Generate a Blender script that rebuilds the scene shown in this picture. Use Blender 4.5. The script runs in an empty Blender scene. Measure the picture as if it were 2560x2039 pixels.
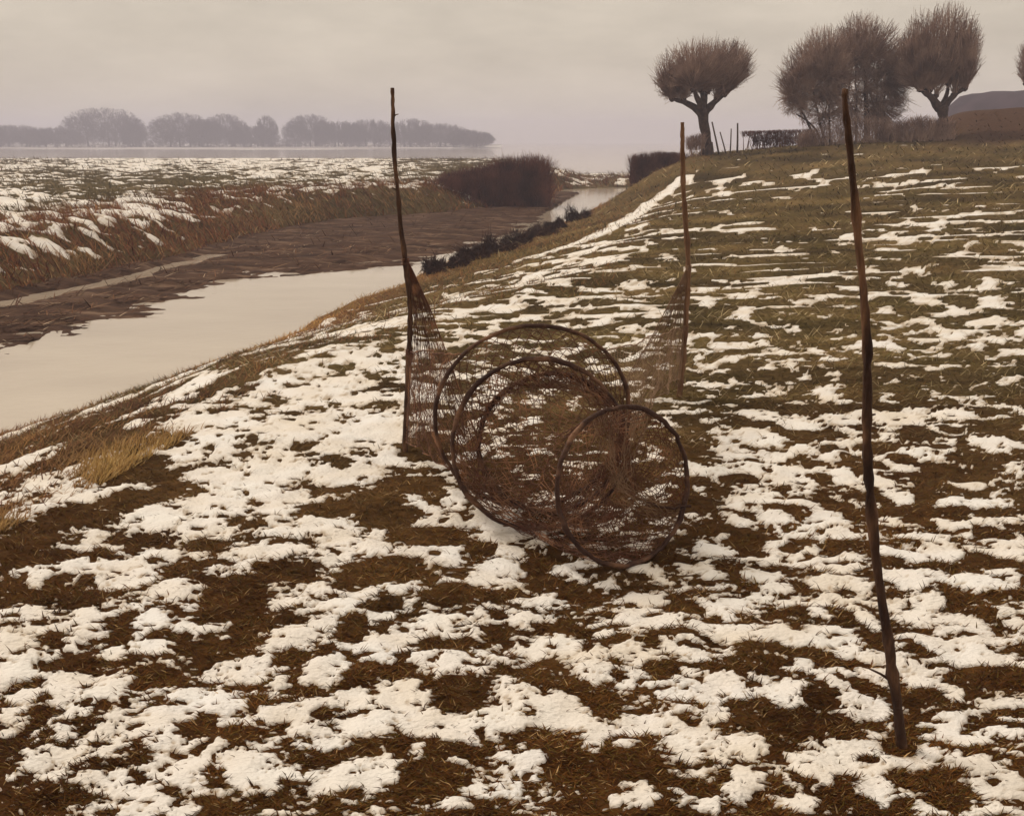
import bpy, math, random
import numpy as np
from mathutils import Vector

random.seed(7)
RNG = np.random.default_rng(7)
scene = bpy.context.scene
COL = scene.collection

# ------------------------------------------------------------------ camera
EYE = 1.9                       # eye height above the meadow
FPX = 1000.0                    # focal length in pixels of a 1024 px wide frame
PITCH = math.atan(267.5 / FPX)  # looking slightly down
cam_data = bpy.data.cameras.new('camera')
cam_data.sensor_width = 36.0
cam_data.lens = 36.0 * FPX / 1024.0
cam_data.clip_start = 0.05
cam_data.clip_end = 4000.0
cam = bpy.data.objects.new('camera', cam_data)
COL.objects.link(cam)
cam.location = (0, 0, EYE)
cam.rotation_euler = (math.pi / 2 - PITCH, 0, 0)
scene.camera = cam

# ------------------------------------------------------------------ sky
SUN_EL, SUN_AZ = math.radians(48), math.radians(-55)      # azimuth from +Y towards +X
world = bpy.data.worlds.new('World')
scene.world = world
world.use_nodes = True
nt = world.node_tree
nt.nodes.clear()
w_out = nt.nodes.new('ShaderNodeOutputWorld')
w_bg = nt.nodes.new('ShaderNodeBackground')
w_bg.inputs['Strength'].default_value = 0.1
w_sky = nt.nodes.new('ShaderNodeTexSky')
w_sky.sky_type = 'NISHITA'
w_sky.sun_disc = False
w_sky.sun_elevation = SUN_EL
w_sky.sun_rotation = SUN_AZ
w_sky.dust_density = 4.0
w_tc = nt.nodes.new('ShaderNodeTexCoord')
w_map = nt.nodes.new('ShaderNodeMapping')
w_map.inputs['Scale'].default_value = (1.0, 1.0, 3.5)
w_noise = nt.nodes.new('ShaderNodeTexNoise')
w_noise.inputs['Scale'].default_value = 5.0
w_noise.inputs['Detail'].default_value = 7.0
w_noise.inputs['Roughness'].default_value = 0.62
w_ramp = nt.nodes.new('ShaderNodeValToRGB')
w_ramp.color_ramp.elements[0].position = 0.3
w_ramp.color_ramp.elements[0].color = (0.565, 0.49, 0.385, 1)
w_ramp.color_ramp.elements[1].position = 0.72
w_ramp.color_ramp.elements[1].color = (0.76, 0.66, 0.525, 1)
w_scale = nt.nodes.new('ShaderNodeVectorMath')
w_scale.operation = 'SCALE'
w_scale.inputs['Scale'].default_value = 9.0
w_mix = nt.nodes.new('ShaderNodeMix')
w_mix.data_type = 'RGBA'
w_mix.inputs['Factor'].default_value = 0.93
nt.links.new(w_tc.outputs['Generated'], w_map.inputs['Vector'])
nt.links.new(w_map.outputs['Vector'], w_noise.inputs['Vector'])
nt.links.new(w_noise.outputs['Fac'], w_ramp.inputs['Fac'])
nt.links.new(w_ramp.outputs['Color'], w_scale.inputs[0])
nt.links.new(w_sky.outputs['Color'], w_mix.inputs[6])
nt.links.new(w_scale.outputs['Vector'], w_mix.inputs[7])
nt.links.new(w_mix.outputs[2], w_bg.inputs['Color'])
nt.links.new(w_bg.outputs['Background'], w_out.inputs['Surface'])

# ------------------------------------------------------------------ sun behind cloud
sun_d = bpy.data.lights.new('sun', 'SUN')
sun_d.energy = 1.5
sun_d.angle = math.radians(14)
sun_d.color = (1.0, 0.90, 0.77)
sun = bpy.data.objects.new('sun', sun_d)
COL.objects.link(sun)
sdir = Vector((math.sin(SUN_AZ) * math.cos(SUN_EL), math.cos(SUN_AZ) * math.cos(SUN_EL), math.sin(SUN_EL)))
sun.rotation_euler = (-sdir).to_track_quat('-Z', 'Y').to_euler()
sun.location = sdir * 60

scene.view_settings.view_transform = 'Standard'
scene.view_settings.look = 'None'
scene.view_settings.exposure = 0.22
scene.view_settings.gamma = 1.0
scene.view_settings.use_curve_mapping = False
scene.render.engine = 'CYCLES'
scene.cycles.use_denoising = True
scene.cycles.max_bounces = 6
scene.cycles.diffuse_bounces = 3
scene.cycles.volume_bounces = 2
scene.cycles.use_adaptive_sampling = True
scene.cycles.adaptive_threshold = 0.02

# ------------------------------------------------------------------ pixel helpers (photo is 2560 x 2039)
CP, SP = math.cos(PITCH), math.sin(PITCH)
def ray(sx, sy):
    u = (np.asarray(sx, float) * 0.4 - 512.0) / FPX
    v = (407.8 - np.asarray(sy, float) * 0.4) / FPX
    return u, CP + v * SP, -SP + v * CP
def on_level(sx, sy, z=0.0):                 # where the view ray meets the level z
    dx, dy, dz = ray(sx, sy)
    k = (z - EYE) / dz
    return np.stack([dx * k, dy * k], -1)
def on_depth(sx, sy, y):                     # where the view ray meets the upright plane Y = y
    dx, dy, dz = ray(sx, sy)
    k = y / dy
    return np.array([dx * k, y, EYE + dz * k])
def to_src(x, y, z):                         # world -> photo pixel
    zz = z - EYE
    d = y * CP - zz * SP
    d = np.maximum(d, 1e-3)
    up = y * SP + zz * CP
    return (512.0 + FPX * x / d) / 0.4, (407.8 - FPX * up / d) / 0.4

# ------------------------------------------------------------------ noise
_perm = np.random.default_rng(3).permutation(512)
_perm = np.concatenate([_perm, _perm])
_gang = np.random.default_rng(5).uniform(0, 2 * math.pi, 512)
_gx, _gy = np.cos(_gang), np.sin(_gang)
def perlin(x, y):
    xi = np.floor(x).astype(int); yi = np.floor(y).astype(int)
    xf = x - xi; yf = y - yi
    def g(ix, iy, fx, fy):
        h = _perm[(_perm[ix & 511] + iy) & 511]
        return _gx[h] * fx + _gy[h] * fy
    u = xf * xf * xf * (xf * (xf * 6 - 15) + 10); v = yf * yf * yf * (yf * (yf * 6 - 15) + 10)
    a = g(xi, yi, xf, yf); b = g(xi + 1, yi, xf - 1, yf)
    c = g(xi, yi + 1, xf, yf - 1); d = g(xi + 1, yi + 1, xf - 1, yf - 1)
    return ((a + u * (b - a)) * (1 - v) + (c + u * (d - c)) * v) * 1.5
def fbm(x, y, o=4, r=0.5):
    s = 0; a = 1.0; t = 0
    for k in range(o):
        s = s + a * perlin(x + 17.3 * k, y - 9.1 * k); t += a
        a *= r; x = x * 2.03; y = y * 2.03
    return s / t
def sstep(a, b, x):
    t = np.clip((x - a) / (b - a), 0, 1)
    return t * t * (3 - 2 * t)

# ------------------------------------------------------------------ materials
def mat_new(name):
    m = bpy.data.materials.new(name)
    m.use_nodes = True
    n = m.node_tree
    return m, n, n.nodes['Principled BSDF']
def noise_mat(name, c1, c2, scale, rough=0.9, bump=0.3, bscale=None, detail=6, stretch=(1, 1, 1), c3=None, lo=0.35, hi=0.65, spec=0.3):
    m, n, b = mat_new(name)
    tc = n.nodes.new('ShaderNodeTexCoord'); mp = n.nodes.new('ShaderNodeMapping')
    mp.inputs['Scale'].default_value = stretch
    n.links.new(tc.outputs['Object'], mp.inputs['Vector'])
    no = n.nodes.new('ShaderNodeTexNoise'); no.inputs['Scale'].default_value = scale; no.inputs['Detail'].default_value = detail
    n.links.new(mp.outputs['Vector'], no.inputs['Vector'])
    rp = n.nodes.new('ShaderNodeValToRGB')
    rp.color_ramp.elements[0].position = lo; rp.color_ramp.elements[0].color = (*c1, 1)
    rp.color_ramp.elements[1].position = hi; rp.color_ramp.elements[1].color = (*c2, 1)
    if c3:
        e = rp.color_ramp.elements.new((lo + hi) / 2); e.color = (*c3, 1)
    n.links.new(no.outputs['Fac'], rp.inputs['Fac'])
    n.links.new(rp.outputs['Color'], b.inputs['Base Color'])
    b.inputs['Roughness'].default_value = rough
    b.inputs['Specular IOR Level'].default_value = spec
    if bump:
        nb = n.nodes.new('ShaderNodeTexNoise'); nb.inputs['Scale'].default_value = bscale or scale * 4; nb.inputs['Detail'].default_value = 8
        n.links.new(mp.outputs['Vector'], nb.inputs['Vector'])
        bp = n.nodes.new('ShaderNodeBump'); bp.inputs['Strength'].default_value = bump; bp.inputs['Distance'].default_value = 0.02
        n.links.new(nb.outputs['Fac'], bp.inputs['Height']); n.links.new(bp.outputs['Normal'], b.inputs['Normal'])
    return m
def attr_mat(name, rough=0.85, spec=0.25):
    m, n, b = mat_new(name)
    a = n.nodes.new('ShaderNodeAttribute'); a.attribute_name = 'tint'
    n.links.new(a.outputs['Color'], b.inputs['Base Color'])
    b.inputs['Roughness'].default_value = rough
    b.inputs['Specular IOR Level'].default_value = spec
    return m
M = {}
m, n, b = mat_new('meadow_soil_tinted')
at = n.nodes.new('ShaderNodeAttribute'); at.attribute_name = 'tint'
tc = n.nodes.new('ShaderNodeTexCoord'); mp = n.nodes.new('ShaderNodeMapping'); mp.inputs['Scale'].default_value = (0.6, 1.3, 1)
no = n.nodes.new('ShaderNodeTexNoise'); no.inputs['Scale'].default_value = 14; no.inputs['Detail'].default_value = 8; no.inputs['Roughness'].default_value = .7
rp = n.nodes.new('ShaderNodeValToRGB')
rp.color_ramp.elements[0].position = .32; rp.color_ramp.elements[0].color = (.45, .42, .40, 1)
rp.color_ramp.elements[1].position = .70; rp.color_ramp.elements[1].color = (1.5, 1.5, 1.5, 1)
mx = n.nodes.new('ShaderNodeMix'); mx.data_type = 'RGBA'; mx.blend_type = 'MULTIPLY'; mx.inputs['Factor'].default_value = 1.0
bp = n.nodes.new('ShaderNodeBump'); bp.inputs['Strength'].default_value = .8; bp.inputs['Distance'].default_value = .02
n.links.new(tc.outputs['Object'], mp.inputs['Vector']); n.links.new(mp.outputs['Vector'], no.inputs['Vector'])
n.links.new(no.outputs['Fac'], rp.inputs['Fac']); n.links.new(at.outputs['Color'], mx.inputs[6]); n.links.new(rp.outputs['Color'], mx.inputs[7])
n.links.new(mx.outputs[2], b.inputs['Base Color']); n.links.new(no.outputs['Fac'], bp.inputs['Height']); n.links.new(bp.outputs['Normal'], b.inputs['Normal'])
b.inputs['Roughness'].default_value = .95; b.inputs['Specular IOR Level'].default_value = .05
M['soil'] = m
M['farsoil'] = noise_mat('far_meadow_turf', (0.075, 0.054, 0.020), (0.17, 0.12, 0.055), 0.5, 0.95, 0.6, 6, stretch=(1, 0.5, 1), c3=(0.105, 0.075, 0.03), spec=0.05)
M['snow_plain'] = noise_mat('old_snow', (0.85, 0.785, 0.70), (0.92, 0.90, 0.87), 3.0, 0.75, 0.7, 60, stretch=(0.8, 1.2, 1), c3=(0.895, 0.85, 0.80))
def tint_multiply(m):
    n = m.node_tree; b = n.nodes['Principled BSDF']
    src = b.inputs['Base Color'].links[0].from_socket
    at = n.nodes.new('ShaderNodeAttribute'); at.attribute_name = 'tint'
    mx = n.nodes.new('ShaderNodeMix'); mx.data_type = 'RGBA'; mx.blend_type = 'MULTIPLY'; mx.inputs['Factor'].default_value = 1.0
    n.links.new(src, mx.inputs[6]); n.links.new(at.outputs['Color'], mx.inputs[7]); n.links.new(mx.outputs[2], b.inputs['Base Color'])
    return m
M['snow'] = tint_multiply(M['snow_plain'])
M['grass'] = attr_mat('winter_grass', 0.9, 0.06)
M['mud'] = noise_mat('river_mud', (0.042, 0.020, 0.012), (0.24, 0.155, 0.105), 2.2, 0.85, 1.0, 9, stretch=(0.3, 1.4, 1), c3=(0.085, 0.044, 0.026), lo=0.34, hi=0.76, spec=0.08)
M['bark'] = noise_mat('willow_bark', (0.035, 0.020, 0.015), (0.10, 0.060, 0.045), 6, 0.9, 0.7, 25)
M['twig'] = noise_mat('willow_twigs', (0.20, 0.122, 0.096), (0.52, 0.36, 0.29), 1.5, 0.85, 0)
M['thicket'] = noise_mat('thicket_twigs', (0.060, 0.020, 0.014), (0.20, 0.078, 0.052), 1.2, 0.9, 0)
M['bush'] = noise_mat('bush_twigs', (0.030, 0.014, 0.011), (0.11, 0.055, 0.040), 3, 0.9, 0)
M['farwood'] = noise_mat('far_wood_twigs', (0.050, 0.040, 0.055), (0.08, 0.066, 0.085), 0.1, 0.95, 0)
M['pole'] = noise_mat('pole_wood', (0.028, 0.011, 0.006), (0.21, 0.105, 0.055), 18, 0.85, 1.0, 70, stretch=(1, 1, 0.25), c3=(0.07, 0.032, 0.017))
M['polepale'] = noise_mat('pale_pole_wood', (0.10, 0.045, 0.022), (0.26, 0.14, 0.075), 14, 0.85, 0.8, 60, stretch=(1, 1, 0.25), c3=(0.16, 0.08, 0.04))
M['hoop'] = noise_mat('tarred_hoop_wood', (0.03, 0.010, 0.006), (0.22, 0.11, 0.06), 7, 0.7, 0.6, 50, c3=(0.06, 0.026, 0.016))
M['net'] = noise_mat('tarred_netting', (0.13, 0.042, 0.020), (0.34, 0.16, 0.082), 9, 0.85, 0, c3=(0.11, 0.05, 0.03))
M['netpale'] = noise_mat('dry_netting', (0.15, 0.08, 0.045), (0.32, 0.20, 0.12), 9, 0.85, 0)
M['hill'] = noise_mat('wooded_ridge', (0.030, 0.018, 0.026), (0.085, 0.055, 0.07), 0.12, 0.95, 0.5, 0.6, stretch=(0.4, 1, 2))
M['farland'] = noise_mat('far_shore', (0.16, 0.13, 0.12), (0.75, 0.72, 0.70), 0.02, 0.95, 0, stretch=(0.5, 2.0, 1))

# water: turbid river with a thin skin of grey ice
m, n, b = mat_new('river_surface')
tc = n.nodes.new('ShaderNodeTexCoord'); mp = n.nodes.new('ShaderNodeMapping'); mp.inputs['Scale'].default_value = (0.5, 1.0, 1)
no = n.nodes.new('ShaderNodeTexNoise'); no.inputs['Scale'].default_value = 0.6; no.inputs['Detail'].default_value = 8
rp = n.nodes.new('ShaderNodeValToRGB')
rp.color_ramp.elements[0].position = 0.3; rp.color_ramp.elements[0].color = (0.47, 0.385, 0.30, 1)
rp.color_ramp.elements[1].position = 0.7; rp.color_ramp.elements[1].color = (0.60, 0.505, 0.40, 1)
nb = n.nodes.new('ShaderNodeTexNoise'); nb.inputs['Scale'].default_value = 9; nb.inputs['Detail'].default_value = 6
bp = n.nodes.new('ShaderNodeBump'); bp.inputs['Strength'].default_value = 0.25; bp.inputs['Distance'].default_value = 0.01
n.links.new(tc.outputs['Object'], mp.inputs['Vector']); n.links.new(mp.outputs['Vector'], no.inputs['Vector'])
n.links.new(mp.outputs['Vector'], nb.inputs['Vector'])
n.links.new(no.outputs['Fac'], rp.inputs['Fac']); n.links.new(rp.outputs['Color'], b.inputs['Base Color'])
n.links.new(nb.outputs['Fac'], bp.inputs['Height']); n.links.new(bp.outputs['Normal'], b.inputs['Normal'])
b.inputs['Roughness'].default_value = 0.09; b.inputs['IOR'].default_value = 2.1
M['water'] = m

# ------------------------------------------------------------------ mesh helpers
def mesh_np(name, V, F, mat, parent=None, tint=None, smooth=False):
    V = np.ascontiguousarray(V, np.float32).reshape(-1, 3)
    Fs = [np.asarray(f, np.int32) for f in (F if isinstance(F, list) else [F]) if len(f)]
    me = bpy.data.meshes.new(name)
    me.vertices.add(len(V)); me.vertices.foreach_set('co', V.ravel())
    loops = np.concatenate([f.ravel() for f in Fs])
    sizes = np.concatenate([np.full(len(f), f.shape[1], np.int32) for f in Fs])
    starts = np.concatenate([[0], np.cumsum(sizes)[:-1]]).astype(np.int32)
    me.loops.add(len(loops)); me.loops.foreach_set('vertex_index', loops)
    me.polygons.add(len(sizes)); me.polygons.foreach_set('loop_start', starts); me.polygons.foreach_set('loop_total', sizes)
    if smooth:
        me.polygons.foreach_set('use_smooth', np.ones(len(sizes), bool))
    if tint is not None:
        a = me.color_attributes.new('tint', 'FLOAT_COLOR', 'POINT')
        c = np.ones((len(V), 4), np.float32); c[:, :3] = tint
        a.data.foreach_set('color', c.ravel())
    me.update(calc_edges=True); me.validate()
    me.materials.append(mat)
    o = bpy.data.objects.new(name, me); COL.objects.link(o)
    if parent: o.parent = parent
    return o
def tag(o, label=None, cat=None, group=None, kind=None):
    if label: o['label'] = label
    if cat: o['category'] = cat
    if group: o['group'] = group
    if kind: o['kind'] = kind
    return o
def thing(name, loc, label, cat, group=None):
    o = bpy.data.objects.new(name, None); COL.objects.link(o); o.location = loc
    o.empty_display_size = 0.2
    return tag(o, label, cat, group)
class Tubes:
    """collects bundles of tubes (N, n, 3) with radii (N, n) into one mesh"""
    def __init__(s): s.V = []; s.F = []; s.k = 0
    def add(s, P, R, sides=3, closed=False):
        P = np.asarray(P, float); R = np.asarray(R, float)
        if P.ndim == 2: P = P[None]; R = np.broadcast_to(R, P.shape[:2])
        N, n, _ = P.shape
        R = np.broadcast_to(R, (N, n))
        if closed: T = np.roll(P, -1, 1) - np.roll(P, 1, 1)
        else: T = np.gradient(P, axis=1)
        T = T / (np.linalg.norm(T, axis=2, keepdims=True) + 1e-9)
        mean = T.mean(1) if not closed else np.cross(T[:, 0], T[:, n // 4])
        ref = np.where(np.abs(mean[:, 2:3]) > 0.8 * (np.linalg.norm(mean, axis=1, keepdims=True) + 1e-9), np.array([[1.0, 0.13, 0.0]]), np.array([[0.11, 0.07, 1.0]]))
        if closed: ref = mean
        A = np.cross(T, np.broadcast_to(ref[:, None], T.shape)); A /= (np.linalg.norm(A, axis=2, keepdims=True) + 1e-9)
        B = np.cross(T, A)
        an = np.arange(sides) * 2 * math.pi / sides
        V = P[:, :, None] + R[:, :, None, None] * (A[:, :, None] * np.cos(an)[None, None, :, None] + B[:, :, None] * np.sin(an)[None, None, :, None])
        i = np.arange(N)[:, None, None] * n * sides
        m = n if closed else n - 1
        j = np.arange(m)[None, :, None]; q = np.arange(sides)[None, None, :]
        j2 = (j + 1) % n; q2 = (q + 1) % sides
        F = np.stack([i + j * sides + q, i + j * sides + q2, i + j2 * sides + q2, i + j2 * sides + q], -1).reshape(-1, 4) + s.k
        s.V.append(V.reshape(-1, 3)); s.F.append(F); s.k += N * n * sides
        if not closed and sides > 4:       # end caps
            first = (np.arange(N)[:, None] * n * sides + np.arange(sides)[None]) + s.k - N * n * sides
            s.F.append(first[:, ::-1]); s.F.append(first + (n - 1) * sides)
        return s
    def build(s, name, mat, parent=None, origin=None, smooth=True):
        V = np.concatenate(s.V)
        if origin is not None: V = V - np.asarray(origin)
        by = {}
        for f in s.F: by.setdefault(f.shape[1], []).append(f)
        return mesh_np(name, V, [np.concatenate(v) for v in by.values()], mat, parent, smooth=smooth)
def bez(a, c, b, n):
    t = np.linspace(0, 1, n)[None, :, None]
    return a[:, None] * (1 - t) ** 2 + 2 * c[:, None] * t * (1 - t) + b[:, None] * t ** 2

# ------------------------------------------------------------------ the lie of the land
WATER = -1.0
near_px = [(0, 1110), (51, 1090), (153, 1059), (255, 1018), (357, 983), (459, 937), (561, 901), (663, 865), (755, 824), (796, 794), (893, 748), (995, 715), (1085, 668), (1185, 642), (1278, 605), (1371, 568), (1445, 542), (1482, 523), (1556, 486), (1582, 475)]
far_px = [(0, 745), (150, 715), (306, 680), (459, 643), (552, 617), (714, 575), (844, 555), (974, 545), (1090, 540), (1168, 530), (1300, 515), (1385, 503)]
mud_px = [(0, 891), (102, 850), (204, 819), (306, 794), (408, 758), (510, 728), (561, 707), (663, 689), (765, 684), (842, 676), (995, 661), (1100, 640), (1200, 610), (1290, 575), (1350, 540)]
NEAR = on_level(*np.array(near_px, float).T, WATER)
FAR = on_level(*np.array(far_px, float).T, WATER)
MUD = on_level(*np.array(mud_px, float).T, WATER)
NEAR = np.concatenate([[[-9.5, -12.0], [-7.2, 1.0]], NEAR, [[11, 70], [24, 80], [60, 95], [200, 130]]])
d0 = FAR[0] - FAR[1]; d0 /= np.linalg.norm(d0)
FAR = np.concatenate([[FAR[0] + d0 * 60, FAR[0] + d0 * 8], FAR, [[2.3, 55], [2.9, 62], [6, 64.5], [12, 68], [25, 84], [60, 104], [200, 145]]])
def sdist(x, y, L, side):
    best = np.full(x.shape, 1e9); sg = np.ones(x.shape)
    for a, b in zip(L[:-1], L[1:]):
        e = b - a; l2 = e @ e
        t = np.clip(((x - a[0]) * e[0] + (y - a[1]) * e[1]) / l2, 0, 1)
        px = x - a[0] - t * e[0]; py = y - a[1] - t * e[1]
        d = px * px + py * py
        c = e[0] * py - e[1] * px
        up = d < best
        best = np.where(up, d, best); sg = np.where(up, np.sign(c), sg)
    return np.sqrt(best) * sg * side
def bumps(x, y, k=1.0):
    near = 1 / (1 + (np.hypot(x, y) / 9.0) ** 2)
    return k * (0.030 * fbm(x * 2.1, y * 2.1, 3) * (0.25 + 0.75 * near) + 0.018 * perlin(x * 8, y * 8) * near + 0.05 * fbm(x * 0.5, y * 0.5, 2))
def land_near(x, y, d=None):
    if d is None: d = sdist(x, y, NEAR, -1)
    dd = d + 0.25 * fbm(x * 0.9, y * 0.9, 3) * sstep(0, 1, np.abs(d) + 0.2)
    W = 3.4 + 1.8 * sstep(9, 18, y) - 2.7 * sstep(33, 43, y)
    ex = 1.6 - .45 * sstep(9, 18, y)
    z = WATER + np.where(dd > 0, (1 - (1 - np.clip(dd / W, 0, 1)) ** ex), dd * 0.35)
    rise = np.clip((y - 8) / 40.0, 0, 1) ** 1.15
    gf = np.interp(d, [0.5, 2, 4, 11, 15, 22, 40], [0.0, 0.35, 1.25, 1.85, 2.0, 2.45, 2.9])
    gn = np.interp(d, [1.5, 4, 7, 11, 15, 22, 40], [0.0, 0.3, 1.0, 1.7, 2.0, 2.45, 2.9])
    kf = sstep(30, 42, y)
    g = gn * (1 - kf) + gf * kf
    z = z + np.where(d > 0, g * rise, 0)
    z = z + 1.2 * sstep(14.5, 18, d) * sstep(44, 54, y)
    back = 50 + 9 * sstep(14, 18, d)
    z = z - np.clip(y - back, 0, 40) * 0.06 * sstep(0, 2, d)
    return z + bumps(x, y) * sstep(-0.3, 0.6, d)
def land_far(x, y, d=None):
    if d is None: d = sdist(x, y, FAR, 1)
    dd = d + 0.5 * fbm(x * 0.5, y * 0.5, 3) * sstep(0, 1.5, np.abs(d) + 0.1)
    W = 3.2 + 1.5 * perlin(x * 0.15, y * 0.15)
    top = 1.0 - 0.62 * sstep(0.5, 4, x - 0.02 * y)
    z = WATER + np.where(dd > 0, top * (1 - (1 - np.clip(dd / W, 0, 1)) ** 1.8), dd * 0.35)
    edge = 112 - 32 * sstep(-1, 4, x)
    z = z - np.clip(y - edge, 0, 20) * 0.30
    return z + (0.12 * fbm(x * 0.6, y * 0.35, 3) + 0.10 * perlin(x * 1.7, y * 1.1)) * sstep(0, 2, d) * sstep(0, 6, edge - y)

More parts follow.
